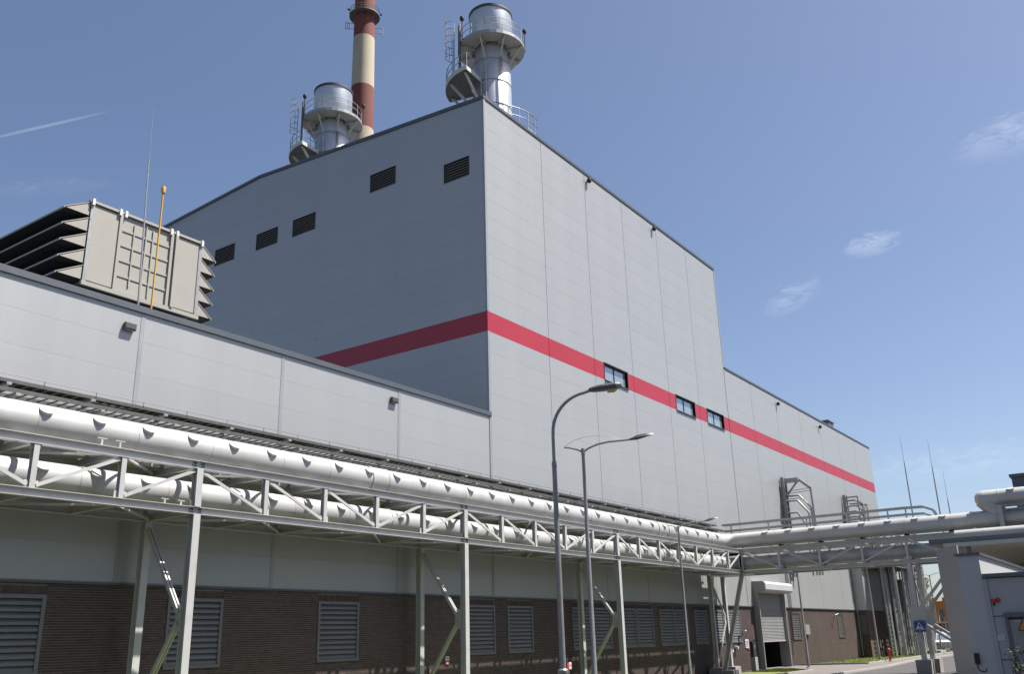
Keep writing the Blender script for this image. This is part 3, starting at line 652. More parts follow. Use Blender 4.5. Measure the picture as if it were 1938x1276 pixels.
for y in(YF,YB):
    for a,c in zip(breaks[:-1],breaks[1:]):
        IB('bottom_chord',(a+.006,y,(ZL0+ZL1)/2),(c-.006,y,(ZL0+ZL1)/2)); IB('top_chord',(a+.006,y,(ZT0+ZT1)/2),(c-.006,y,(ZT0+ZT1)/2),h=.24)
def nearest(x): return min(range(len(XN)),key=lambda i:abs(XN[i]-x))
ib=[nearest(x) for x in BENT]; ib[0]=nearest(4.3)
for y in(YF,YB):
    fr=y==YF
    for i,x in enumerate(XN):
        main=i in ib
        IB('post',(x,y,ZL1+.002),(x,y,ZT0-.002),h=.17 if not main else .24,b_=.15 if not main else .22,up=(0,1,0))
        yo=y-.012
        b=MB(); w=.3; b.box(x-w*.62,x+w*.62,y-.02,y-.006,ZL1+.004,ZL1+.2); b.build('gusset_plate','steel_paint',pb)
        b=MB(); b.box(x-w*.5,x+w*.5,y-.02,y-.006,ZT0-.14,ZT0-.004); b.build('gusset_plate','steel_paint',pb)
    # diagonals : fall from each bent towards the middle of the span
    spans=[(0,ib[0]),(ib[0],ib[1]),(ib[1],ib[2]),(ib[2],ib[3]),(ib[3],len(XN)-1)]
    for a,c in spans:
        n=c-a; half=(n+1)//2
        for k in range(n):
            i=a+k; x0,x1=XN[i],XN[i+1]
            if k<half: p,q=(x0+.12,y-.03,ZT0-.06),(x1-.12,y-.03,ZL1+.08)
            else: p,q=(x0+.12,y-.03,ZL1+.08),(x1-.12,y-.03,ZT0-.06)
            b=MB(); b.beam(p,q,.05,.095); b.build('diagonal_brace','steel_paint',pb)
for i,x in enumerate(XN):
    IB('cross_beam',(x,YF+.11,ZL0+.1),(x,YB-.11,ZL0+.1),h=.18,b_=.14); IB('cross_beam',(x,YF+.11,ZT0+.12),(x,YB-.11,ZT0+.12),h=.18,b_=.14)
    if i<len(XN)-1 and x>8:
        x1=XN[i+1]; b=MB(); p,q=((x,YF+.12,ZL0+.05),(x1,YB-.12,ZL0+.05)) if i%2 else ((x,YB-.12,ZL0+.05),(x1,YF+.12,ZL0+.05)); b.beam(p,q,.08,.06); b.build('plan_brace','steel_paint',pb)
        b=MB(); p,q=(Vector(p)+Vector((0,0,ZT0-ZL0+.05)),Vector(q)+Vector((0,0,ZT0-ZL0+.05))); b.beam(p,q,.08,.06); b.build('plan_brace','steel_paint',pb)
# bents
for i in ib:
    x=XN[i]
    for y in(YF,YB):
        IB('column',(x,y,.4),(x,y,ZL0-.004),h=.26,b_=.24,up=(0,1,0),tf=.018,tw=.014)
        b=MB(); b.box(x-.45,x+.45,y-.45,y+.45,-.05,.38); b.build('footing','concrete',pb); b=MB(); b.box(x-.2,x+.2,y-.2,y+.2,.38,.4); b.build('base_plate','steel_paint',pb)
    zk=3.4
    b=MB(); b.obox((x,YF+.3,zk),(.012,0,0),(0,.2,0),(0,0,.38)); b.build('gusset_plate','steel_paint',pb)
    for q in((x,YB-.14,ZL0-.25),(x,YB-.14,.6)):
        for s in(-.05,.05):
            b=MB(); b.beam((x+s,YF+.36,zk+(.14 if q[2]>3 else -.14)),(q[0]+s,q[1],q[2]),.05,.12); b.build('knee_brace','steel_paint',pb)
    # splices with bolts
    for z in((ZL0+ZL1)/2,(ZT0+ZT1)/2):
        b=MB(); b.box(x-.22,x+.22,YF-.025,YF-.008,z-.075,z+.075)
        b.build('splice_plate','galvanised',pb)
        b=MB()
        for dx in(-.17,-.11,.11,.17):
            for dz in(-.04,.04): b.tube((x+dx,YF-.05,z+dz),(x+dx,YF-.024,z+dz),.02,n=6)
        b.build('bolts','rubber_black',pb,kind='stuff')
# plates added behind the upper pipe to shade the wall below the bridge
for x,x1 in zip(XN[:-1],XN[1:]):
    b=MB(); b.box(x+.02,x1-.02,-1.02,YB+.1,ZT1+.01,ZT1+.03); b.build('shade_plate','platform_beige',pb)
# corner tower
XL,XR=60.3,62.6
for x in(XL,XR):
    IB('column',(x,YB,.45),(x,YB,ZL0),h=.26,b_=.24,up=(0,1,0)); b=MB(); b.box(x-.5,x+.5,YB-.5,YB+.42,-.05,.45); b.build('footing','concrete',pb)
IB('raking_column',(60.3,-1.05,.35),(60.3,YF,ZL0),h=.24,b_=.22,up=(0,1,0)); b=MB(); b.box(59.85,60.75,-1.75,-1.05,-.05,.3); b.build('footing','concrete',pb)
IB('post',(60.3,YF,ZL0),(60.3,YF,ZT1+.1),h=.24,b_=.24,up=(0,1,0))
for p,q in(((XL+.1,YB-.02,6.1),(XR-.12,YB-.02,3.6)),((XR-.12,YB-.02,3.45),(XL+.12,YB-.02,.6))):
    b=MB(); b.beam(p,q,.06,.13); b.build('knee_brace','steel_paint',pb)
b=MB(); b.obox((XR-.2,YB-.02,3.5),(.2,0,0),(0,.012,0),(0,0,.3)); b.build('gusset_plate','steel_paint',pb)
# branch running away from the wall
YN=[-2.85,-5.5,-8.15,-10.8,-13.45,-16.0,-18.6,-21.2,-23.8,-26.4,-29.0]
for x in(XL,XR):
    ya=-2.95 if x==XL else -.45
    IB('bottom_chord',(x,ya,(ZL0+ZL1)/2-.03),(x,-30,(ZL0+ZL1)/2-.03),h=.2); IB('top_chord',(x,ya,(ZT0+ZT1)/2+.02),(x,-30,(ZT0+ZT1)/2+.02),h=.22)
    for k,y in enumerate(YN):
        if k: IB('post',(x,y,ZL1-.028),(x,y,ZT0+.018),h=.16,b_=.15,up=(1,0,0))
        if k: b=MB(); b.box(x-.022,x-.006,y-.2,y+.2,ZL1-.02,ZL1+.16); b.build('gusset_plate','steel_paint',pb)
        if k<len(YN)-1:
            y1=YN[k+1]; dn=k in(0,1,4,5,8,9)
            p,q=((x-.03,y-.1,ZT0),(x-.03,y1+.1,ZL1+.06)) if dn else ((x-.03,y-.1,ZL1+.06),(x-.03,y1+.1,ZT0))
            b=MB(); b.beam(p,q,.05,.09); b.build('diagonal_brace','steel_paint',pb)
for y in YN:
    for z in(ZL0+.1,ZT0+.12): IB('cross_beam',(XL+.1,y,z),(XR-.1,y,z),h=.17,b_=.13)
for y,y1 in zip(YN[:-1],YN[1:]):
    b=MB(); b.beam((XL+.1,y,ZL0+.05),(XR-.1,y1,ZL0+.05),.08,.06); b.build('plan_brace','steel_paint',pb)
IB('end_beam',(XL,YB,ZL0+.1),(XR,YB,ZL0+.1),h=.2,b_=.18); IB('end_beam',(XR,YF,ZT0+.12),(XR,YB,ZT0+.12),h=.2,b_=.18)
b=MB(); b.box(XL+.13,XR-.13,-2.7,YB-.14,ZL0-.02,ZL0+.005); b.build('floor_plate','steel_paint',pb)
YP=-13.45
for x in(XL,XR):
    IB('column',(x,YP,.8),(x,YP,ZL0-.03),h=.28,b_=.26,up=(1,0,0)); b=MB(); b.extr([(x-.5,YP-.42,-.05),(x+.5,YP-.42,-.05),(x+.5,YP+.42,-.05),(x-.5,YP+.42,-.05)],(0,0,.85)); b.build('footing','concrete',pb)
for p,q in(((XL,YP-.15,3.6),(XL,YP-2.6,ZL0)),((XR,YP-.15,3.6),(XR,YP-2.6,ZL0)),((XL,YP-.15,2.9),(XL,YP-2.4,1.3)),((XR,YP-.15,2.9),(XR,YP-2.4,1.3))):
    b=MB(); b.beam(p,q,.16,.16); b.build('knee_brace','steel_paint',pb)
for x in(XL,XR): b=MB(); b.box(x-.13,x-.1,YP-.55,YP+.35,2.8,3.8); b.build('gusset_plate','steel_paint',pb)
b=MB(); b.beam((XL+.1,YP,6.1),(XR-.1,YP,3.4),.1,.12); b.build('knee_brace','steel_paint',pb)
# ================================================================ PIPELINES
PY=-1.65
def visor_mesh():
    b=MB(); n=20; W,H,D=.205,.175,.085; top=[];skirt=[]
    for i in range(n):
        th=2*math.pi*i/n; c_,s_=math.cos(th),math.sin(th)
        top.append((W*c_,D*(1-s_)/2+.012,H*s_)); skirt.append((W*c_*.97,-.06,H*s_*.97))
    vs=top+skirt+[(0,D*.62,0)]
    fs=[(i,(i+1)%n,2*n) for i in range(n)]+[(i,n+i,n+(i+1)%n,(i+1)%n) for i in range(n)]
    b.add(vs,fs); me=b.mesh('vent_hood'); me.materials.append(MAT['pipe_sheet']); return me
VIS=visor_mesh()
def hood(parent,centre,axis,outdir):
    """axis: pipe direction; outdir: unit vector from pipe axis out through the hood"""
    a=Vector(axis).normalized(); o_=Vector(outdir).normalized(); u=a.cross(o_).normalized()
    if u.z<0: u=-u; 
    a=o_.cross(u)
    M=Matrix((a,o_,u)).transposed().to_4x4(); g=Vector(ORG[parent.name]); M.translation=Vector(centre)-g
    ob=bpy.data.objects.new('vent_hood',VIS); col.objects.link(ob); ob.parent=parent; ob.matrix_local=M; return ob
def ring(b,p,d,r,w,t):
    d=Vector(d).normalized(); p=Vector(p); b.tube(p-d*w/2,p+d*w/2,r+t,n=32)
def pipeline(name,label,r,z,xc,yend,seed,PY):
    t=thing(name,label,'pipeline',(30,PY,z)); rg=random.Random(seed)
    xs=[-14]; 
    while xs[-1]<xc-1.3: xs.append(min(xs[-1]+rg.uniform(2.2,3.2),xc-.95))
    for a,c in zip(xs[:-1],xs[1:]):
        b=MB(); b.tube((a,PY,z),(c,PY,z),r,n=40,cap=False); b.build('pipe_section','pipe_sheet',t,smooth=True)
        b=MB(); ring(b,(c,PY,z),(1,0,0),r,.05,.008); b.build('seam_band','pipe_sheet',t,smooth=True)
    for x in(25.6,26.5,50.0,51.3):
        b=MB(); ring(b,(x,PY,z),(1,0,0),r,.10,.035); b.build('sleeve_ring','pipe_sheet',t,smooth=True)
    b=MB(); ring(b,(26.05,PY,z),(1,0,0),r,.86,.018); b.build('expansion_sleeve','pipe_sheet',t,smooth=True)
    x=xs[-1]; R=xc-x
    b=MB(); b.path([(x+R*math.sin(R_(q)),PY-R+R*math.cos(R_(q)),z) for q in range(0,91,9)],r,40,cap=False); b.build('elbow','pipe_sheet',t,smooth=True)
    ys=[PY-R]
    while ys[-1]>yend+.5: ys.append(max(ys[-1]-rg.uniform(2.4,3.4),yend))
    for a,c in zip(ys[:-1],ys[1:]):
        b=MB(); b.tube((xc,a,z),(xc,c,z),r,n=40,cap=False); b.build('pipe_section','pipe_sheet',t,smooth=True)
        b=MB(); ring(b,(xc,c,z),(0,1,0),r,.06,.012); b.build('seam_band','pipe_sheet',t,smooth=True)
    th=R_(32)
    for k in range(-6,31):
        x=12.68+1.585*k
        if x<xs[-1]-.2: hood(t,(x,PY-math.cos(th)*(r-.005),z+math.sin(th)*(r-.005)),(1,0,0),(0,-math.cos(th),math.sin(th)))
    th=R_(52); y=-4.6
    while y>yend+.6: hood(t,(xc-math.cos(th)*(r-.005),y,z+math.sin(th)*(r-.005)),(0,1,0),(-math.cos(th),0,math.sin(th))); y-=1.585
    # shoes
    for x in XN[8:-1]:
        b=MB(); zz=z-r; b.beam((x-.16,PY,zz-.02),(x+.16,PY,zz-.02),.2,.05); b.beam((x,PY-.22,zz+.02),(x,PY-.22,zz+.10),.02,.12); b.build('pipe_shoe','galvanised',t)
    for y in YN[1:6]:
        if y<yend+.3: continue
        b=MB(); zz=z-r; b.beam((xc,y-.14,zz-.02),(xc,y+.14,zz-.02),.3,.06); b.beam((xc-.2,y,zz),(xc-.2,y,zz+.1),.12,.03); b.build('pipe_shoe','rubber_black',t)
    # small spring stubs on the chord near the left end
    return t
up=pipeline('pipeline','upper large silver insulated pipeline lying on top of the steel bridge',.505,8.57,61.0,-28,1,-1.58)
lo=pipeline('pipeline','lower silver insulated pipeline running inside the steel bridge trusses',.44,7.04,61.05,-16.6,2,-1.83)
for x in(13.9,14.45): 
    b=MB(); b.beam((x-.14,YF,8.14),(x+.14,YF,8.14),.06,.025); b.beam((x,YF,7.945),(x,YF,8.13),.05,.05); b.build('stub_support','steel_paint',pb)
for x in(16.05,16.6):
    b=MB(); b.beam((x-.12,YF+.02,6.7),(x+.12,YF+.02,6.7),.06,.025); b.beam((x,YF+.02,6.57),(x,YF+.02,6.69),.05,.05); b.build('stub_support','steel_paint',pb)
# raised loop at the right end
t=thing('pipeline','raised silver insulated pipe loop with elbow above the canopy roof at the right edge','pipeline',(61,-18,9.7)); r=.5
b=MB(); b.lathe([(0,0),(.2,.04),(.38,.16),(.48,.34),(.5,.5)],(0,0,0),32); M_=Matrix.Rotation(R_(90),4,'X')
b.v=[tuple(Vector((61,-17.55,9.76))+M_@Vector(p)) for p in b.v]; b.build('elbow','pipe_sheet',t,smooth=True)
b=MB(); b.tube((61,-18.05,9.76),(61,-18.9,9.76),r,n=36,cap=False); b.build('pipe_section','pipe_sheet',t,smooth=True)
b=MB(); b.tube((61,-17.95,9.72),(61,-19.0,8.6),.47,n=36); b.build('riser','pipe_sheet',t,smooth=True)
for a,c in((-18.9,-21),(-21,-24),(-24,-28)): 
    b=MB(); b.tube((61,a,9.76),(61,c,9.76),r,n=36,cap=False); b.build('pipe_section','pipe_sheet',t,smooth=True); b=MB(); ring(b,(61,a,9.76),(0,1,0),r,.08,.02); b.build('seam_band','pipe_sheet',t,smooth=True)
hood(t,(61-.3,-19.6,9.76+.4),(0,1,0),(-.6,0,.8))
t=thing('pipeline','silver insulated pipe passing under the raised loop beside grey support posts','pipeline',(61.6,-20,8.45))
b=MB(); b.tube((61.7,-18.3,8.45),(61.7,-28,8.45),.42,n=32); b.build('pipe_section','pipe_sheet',t,smooth=True); b=MB(); ring(b,(61.7,-19.4,8.45),(0,1,0),.42,.07,.02); b.build('seam_band','pipe_sheet',t,smooth=True)
t=thing('pipeline','low pale pipe just above the dark canopy roof at the right edge','pipeline',(59.8,-20,7.6))
b=MB(); b.tube((59.6,-16.4,7.62),(59.6,-28,7.62),.33,n=32); b.build('pipe_section','pipe_sheet',t,smooth=True); b=MB(); b.lathe([(0,0),(.2,.03),(.33,.16)],(0,0,0),4); 
b=MB(); ring(b,(59.6,-18.0,7.62),(0,1,0),.33,.06,.015); b.build('seam_band','pipe_sheet',t,smooth=True)
t=thing('pipe_support','grey steel goal-post frame holding the raised pipe loop on the canopy roof','pipe support',(60.2,-18.4,6.5))
IB('post',(60.3,-18.9,6.5),(60.3,-18.9,9.25),h=.3,b_=.26,up=(1,0,0),mtl='galvanised',parent=t); IB('post',(60.3,-17.4,6.9),(60.3,-17.4,8.1),h=.26,b_=.2,up=(1,0,0),mtl='galvanised',parent=t)
IB('beam',(60.3,-17.4,7.95),(60.3,-18.9,7.5),h=.2,b_=.2,mtl='galvanised',parent=t); IB('beam',(60.3,-18.9,9.2),(60.3,-28,9.2),h=.16,b_=.2,mtl='galvanised',parent=t); IB('beam',(60.3,-18.9,9.0),(60.3,-28,9.0),h=.06,b_=.1,mtl='galvanised',parent=t)
# ================================================================ CABLE TRAYS
def tray(name,label,y0,y1,z,x0,x1,solid=False):
    t=thing(name,label,'cable tray',(x0,y0,z))
    for y in(y0,y1):
        b=MB(); b.beam((x0,y,z),(x1,y,z),.03,.10); b.build('side_rail','tray_steel',t)
    x=x0+.2; 
    key=('rung',round(y1-y0,2)); bb=MB(); bb.box(-.02,.02,y0+.016-y0,y1-.016-y0,-.03,0); me=bb.mesh('rung'); me.materials.append(MAT['tray_steel'])
    n=0
    while x<x1:
        if n<290: inst('rung',me,t,(x,y0,z-.01))
        x+=.3 if not solid else .25; n+=1
    return t
ta=tray('cable_tray','dark cable tray with cables running above the upper pipeline along the wall',-.9,-.4,9.78,8.0,61.5)
b=MB(); rg=random.Random(9)
for k in range(6):
    y=-.83+k*.075; b.path([(8+i*1.5,y+rg.uniform(-.015,.015),9.80+rg.uniform(0,.02)) for i in range(36)],.028,6)
b.build('cables','rubber_black',ta,kind='stuff')
b=MB(); b.tube((8,-.92,9.95),(61.5,-.92,9.95),.010,n=5)
for i in range(34): b.tube((8.3+i*1.6,-.92,9.8),(8.3+i*1.6,-.92,9.96),.010,n=5)
b.build('guard_wire','tray_steel',ta)
tb=tray('cable_tray','empty ladder-type cable tray just behind the upper pipeline',-1.5,-.85,9.36,8.0,61.5)
for i,x in enumerate(XN):
    if x<8: continue
    b=MB(); b.beam((x,-1.0,7.95),(x,-1.0,9.26),.10,.10,); b.beam((x,-1.55,9.27),(x,-.42,9.27),.12,.07); b.beam((x,-.45,7.95),(x,-.45,9.68),.1,.1); b.beam((x,-.97,9.69),(x,-.36,9.69),.14,.07); b.build('tray_bracket','galvanised',pb)
rt=thing('cable_tray','three-tier grey cable tray rack on the bridge branch, bending down at its end','cable tray',(62.4,-8,9.1))
for z in(9.13,9.47,9.88):
    b=MB(); P=[(62.4,-.9,z),(62.4,-13.2,z),(62.4,-14.3,z-.03),(62.4,-14.9,z-.3),(62.4,-15.1,z-.8)]
    for p,q in zip(P[:-1],P[1:]): b.beam(p,q,.04,.13 if z>9.6 else .09); b.beam((p[0]+.45,p[1],p[2]),(q[0]+.45,q[1],q[2]),.04,.11)
    b.build('tray_rail','galvanised',rt)
    b=MB(); y=-1.0
    while y>-13.2: b.box(62.42,62.83,y-.02,y+.02,z-.04,z-.01); y-=.3
    b.build('rungs','tray_steel',rt,kind='stuff')
for y in(-1.6,-4.3,-6.95,-9.6,-12.2,-13.3): b=MB(); b.beam((62.36,y,7.95),(62.36,y,9.92),.08,.08); b.build('post','galvanised',rt)
# ================================================================ PIPE RACKS ON THE WING WALL
def prack(x,yo,z1,z0,label,kind):
    t=thing('pipe_rack',label,'pipe rack',(x,0,z0))
    for dx in(0,.75): b=MB(); b.ibeam((x+dx,-.25,z0),(x+dx,-.25,z1+.3),.3,.22,.02,.02,(0,1,0)); b.build('post','galvanised',t)
    k=z0+.4
    while k<z1-1: b=MB(); b.beam((x,-.25,k),(x+.75,-.25,k+.0),.1,.12); b.build('rung','galvanised',t); k+=.55
    if kind==0:
        P=[(x+.4,-.3,z1),(x+.4,-1.55,z1),(x+.4,-2.5,z1-.85),(x+.4,-2.6,z0)]
        for p,q,s in zip(P[:-1],P[1:],(.34,.2,.16)): b=MB(); b.beam(p,q,.5 if s>.3 else .16,s); b.build('frame_beam','galvanised',t)
        b=MB(); b.beam((x+.4,-.4,z1-1.25),(x+.4,-1.4,z1-.15),.12,.14); b.build('strut','galvanised',t); 
        b=MB(); b.beam((x+.15,-.35,z1-.95),(x+.15,-2.5,z1-.85),.03,.04); b.beam((x+.5,-.35,z1-1.1),(x+.5,-2.5,z1-1.0),.03,.04); b.build('tie_rod','tray_steel',t)
        for j,(y1,y2,zz) in enumerate(((-1.35,-2.35,z1-1.35),(-1.15,-2.1,z1-1.75),(-1.0,-1.75,z1-2.75),(-1.3,-2.25,z1-1.55))):
            b=MB(); b.path([(x+.3+.1*j,-.3,zz),(x+.3+.1*j,y1,zz),(x+.3+.1*j,y1-.12,zz-.04),(x+.3+.1*j,y2+.08,zz-1.05),(x+.3+.1*j,y2,zz-1.2),(x+.3+.1*j,y2-.02,z0)],.085 if j!=3 else .05,8); b.build('pipe','galvanised',t,smooth=True)
    else:
        for dx in(0,1.6,3.2):
            b=MB(); b.beam((x+dx,-1.6,z0),(x+dx,-1.6,z1-(.0 if dx<1 else .5)),.14,.14); b.build('post','galvanised',t)
            b=MB(); b.beam((x+dx,-.3,z1-(.0 if dx<1 else .5)),(x+dx,-1.6,z1-(.0 if dx<1 else .5)),.14,.14); b.build('frame_beam','galvanised',t)
        for kz in range(12):
            z=z1-.35-kz*.55
            if z<z0: break
            b=MB(); b.path([(x,-.4,z),(x,-1.3,z),(x+.3,-1.5,z-.1),(x+2.6,-1.5,z-.6)],.09,8); b.build('pipe','galvanised',t,smooth=True)
            b=MB(); b.beam((x,-1.6,z),(x+3.2,-1.6,z-.5),.06,.08) if kz%2==0 else b.beam((x,-.3,z),(x,-1.6,z),.08,.1); b.build('frame_beam','galvanised',t)
        for p,q in(((x+1.6,-1.6,z1-.6),(x+3.2,-1.6,z1-2.6)),((x+3.2,-1.6,z1-.6),(x+1.6,-1.6,z1-2.6))): b=MB(); b.beam(p,q,.08,.08); b.build('diagonal_brace','galvanised',t)
prack(78.6,2.5,15.1,7.0,'tall grey pipe rack with bent pipes on the wing wall, nearer the roller door',0)
prack(97.4,2.5,15.6,8.9,'grey pipe rack crowded with pipes on the wing wall near its far end',1)
# vertical ducts, trestles and caged ladders beside the annex
def duct(x,y,r,z0,z1,label,n=20):
    t=thing('vertical_duct',label,'duct',(x,y,0)); b=MB(); b.tube((x,y,z0),(x,y,z1),r,n=n); b.build('shell','galvanised',t,smooth=True)
    b=MB()
    z=z0+.3
    while z<z1: ring(b,(x,y,z),(0,0,1),r,.06,.02); z+=1.6
    b.build('seam_band','galvanised',t,smooth=True)
    b=MB(); b.lathe([(r*.96,z0-.4),(r,z0)],(x,y,0),n); b.build('foot','concrete',t)
    return t
duct(100.6,-2.1,.34,.3,12,'slim grey vertical duct just right of the annex corner')
duct(103.3,-2.4,.45,.3,11.5,'grey vertical duct between the two pipe trestles')
duct(107.0,-2.6,.95,4.6,7.6,'fat grey drum-shaped duct raised above the dark brick')
duct(106.4,-3.2,.2,.2,12,'thin grey vertical pipe in front of the fat drum duct')
def trestle(x,y,w,z1,label,mtl='galvanised'):
    t=thing('pipe_trestle',label,'trestle',(x,y,0))
    for dx in(-w,w): b=MB(); b.beam((x+dx,y,0),(x+dx*.7,y,z1),.14,.14); b.build('leg',mtl,t); b=MB(); b.beam((x+dx,y+.9,0),(x+dx*.7,y+.9,z1),.14,.14); b.build('leg',mtl,t)
    n=int(z1/2.2)
    for k in range(n):
        za,zb=k*2.2+.3,(k+1)*2.2+.1
        b=MB(); b.beam((x-w,y,zb),(x+w,y,zb),.09,.09); b.build('rung',mtl,t)
        b=MB(); b.beam((x-w,y,za),(x+w*.9,y,zb),.07,.07); b.build('diagonal_brace',mtl,t); b=MB(); b.beam((x+w,y,za),(x-w*.9,y,zb),.07,.07); b.build('diagonal_brace',mtl,t)
trestle(101.9,-2.6,.5,12,'narrow grey braced pipe trestle left of the middle vertical duct')
trestle(109.0,-2.9,.7,9.5,'grey braced pipe trestle with cage at the far end of the annex')
trestle(103.9,-4.3,.55,12.2,'pale grey braced pipe trestle in the sun in front of the added shading platform','steel_paint')
trestle(107.4,-4.5,.45,12.4,'slim pale grey braced trestle beside the fat drum duct','steel_paint')
trestle(112.9,-3.4,1.0,11.5,'pale grey braced pipe trestle standing on a concrete pad at the lawn','steel_paint')
def ladder_frame(x,y,w,z1,label):
    t=thing('pipe_riser_rack',label,'pipe rack',(x,y,0))
    for dx in(-w,w): b=MB(); b.beam((x+dx,y,0),(x+dx,y,z1),.09,.09); b.build('rail','galvanised',t)
    b=MB(); z=.4
    while z<z1: b.beam((x-w,y,z),(x+w,y,z),.05,.06); z+=.42
    b.build('rungs','galvanised',t,kind='stuff')
    b=MB(); b.path([(x+w*.3,y-.15,0),(x+w*.3,y-.15,z1*.6),(x-w*.2,y-.15,z1*.7),(x-w*.2,y-.15,z1)],.07,8); b.build('riser_pipe','galvanised',t,smooth=True)
ladder_frame(99.4,-2.4,.4,12.2,'grey ladder-like pipe frame next to the annex corner')
ladder_frame(105.0,-3.3,.4,12.4,'grey ladder-like pipe frame left of the fat drum duct')
ladder_frame(110.6,-3.6,.5,12.8,'grey ladder-like pipe frame right of the caged ladder tower')
t=thing('shade_platform','dark platform added above the vertical ducts to shade the annex front','platform',(104,-2.4,8.7))  # added deck, there to cast shade on the annex front
b=MB(); b.box(98.2,111.5,-3.9,-1.02,8.72,8.8); b.build('grating','grating_dark',t)
for y in(-3.9,-1.1): b=MB(); b.ibeam((98.2,y,8.62),(111.5,y,8.62),.2,.12,.015,.012); b.build('edge_beam','galvanised',t)
for x in(98.4,104.6,111.2): b=MB(); b.beam((x,-3.8,0),(x,-3.8,8.52),.14,.14); b.build('post','galvanised',t)
t=thing('ladder_tower','dark caged ladder tower rising behind the fat drum duct','ladder',(108.6,-3.2,0)); b=MB()
for k in range(9): b.lathe([(.62,7.2+k*.42),(.68,7.2+k*.42),(.68,7.27+k*.42),(.62,7.27+k*.42)],(108.6,-3.2,0),14,close=True)
b.build('cage_hoops','tray_steel',t)
b=MB()
for a in range(0,360,60): b.tube((108.6+.65*math.cos(R_(a)),-3.2+.65*math.sin(R_(a)),0.0 if a in(60,120) else 6.9),(108.6+.65*math.cos(R_(a)),-3.2+.65*math.sin(R_(a)),10.8),.03,n=6)
b.build('rail','tray_steel',t)
b=MB(); b.box(111.6,114.4,-4.3,-2.2,0,.28); tag(b.build('concrete_pad','concrete'),'low concrete pad under the pale trestle on the far lawn','concrete pad')
# ================================================================ STREET LAMPS
def lamp_curved():
    x,y=19.05,-14.33
    t=thing('street_lamp','nearest street lamp, single curved swan-neck arm with flat hooded head','street lamp',(x,y,0))
    b=MB(); b.lathe([(.11,0),(.11,1.78),(.105,1.84),(.075,1.86)],(x,y,0),16); b.build('base','lamp_steel',t,smooth=True)
    b=MB(); b.lathe([(.115,1.74),(.125,1.77),(.125,1.83),(.1,1.86)],(x,y,0),16); b.build('collar','lamp_steel',t,smooth=True)
    b=MB(); b.lathe([(.075,1.85),(.058,6.6)],(x,y,0),14); b.build('pole','lamp_steel',t,smooth=True)
    b=MB(); b.lathe([(.06,6.55),(.064,6.57),(.064,6.68),(.05,6.7)],(x,y,0),14); b.build('joint_sleeve','lamp_steel',t,smooth=True)
    d=Vector((.52,-.85,0)).normalized()
    P=[Vector((x,y,6.65)),Vector((x,y,7.35))]+[Vector((x,y,7.4))+d*(1.0*(1-math.cos(R_(a))))+Vector((0,0,1.05*math.sin(R_(a)))) for a in range(8,83,8)]
    e=Vector((x,y,0))+d*1.02; P.append(Vector((e.x,e.y,8.5)))
    b=MB(); b.path(P,[.042]*len(P),10); b.build('arm','lamp_steel',t,smooth=True)
    p0=P[-1]; up=Vector((0,0,1)); f=(d+up*.10).normalized(); s=f.cross(up).normalized(); u=s.cross(f)
    b=MB(); sec=[(-.06,.045,.05,-.04),(.06,.07,.07,-.055),(.25,.11,.09,-.06),(.62,.12,.10,-.055),(.74,.09,.08,-.03),(.78,.05,.05,-.01)]
    vs=[];
    for q,w,ht,hb in sec:
        for a_,b2 in((-w,hb),(w,hb),(w,ht*.4),(w*.6,ht),(-w*.6,ht),(-w,ht*.4)): vs.append(p0+f*q+s*a_+u*b2)
    fs=[(k*6+i,k*6+(i+1)%6,(k+1)*6+(i+1)%6,(k+1)*6+i) for k in range(len(sec)-1) for i in range(6)]+[tuple(range(5,-1,-1)),tuple(range((len(sec)-1)*6,len(sec)*6))]
    b.add(vs,fs); b.build('head','lamp_housing',t)
    b=MB(); vs=[]
    for q,w,hb in((.36,.06,-.06),(.42,.09,-.12),(.58,.09,-.125),(.68,.07,-.06)):
        for a_ in(-w,w): vs.append(p0+f*q+s*a_+u*hb)
        for a_ in(w,-w): vs.append(p0+f*q+s*a_+u*(-.05))
    fs=[(k*4+i,k*4+(i+1)%4,(k+1)*4+(i+1)%4,(k+1)*4+i) for k in range(3) for i in range(4)]+[(3,2,1,0),(12,13,14,15)]
    b.add(vs,fs); b.build('lens_bowl','warm_lens',t,smooth=True)
lamp_curved()
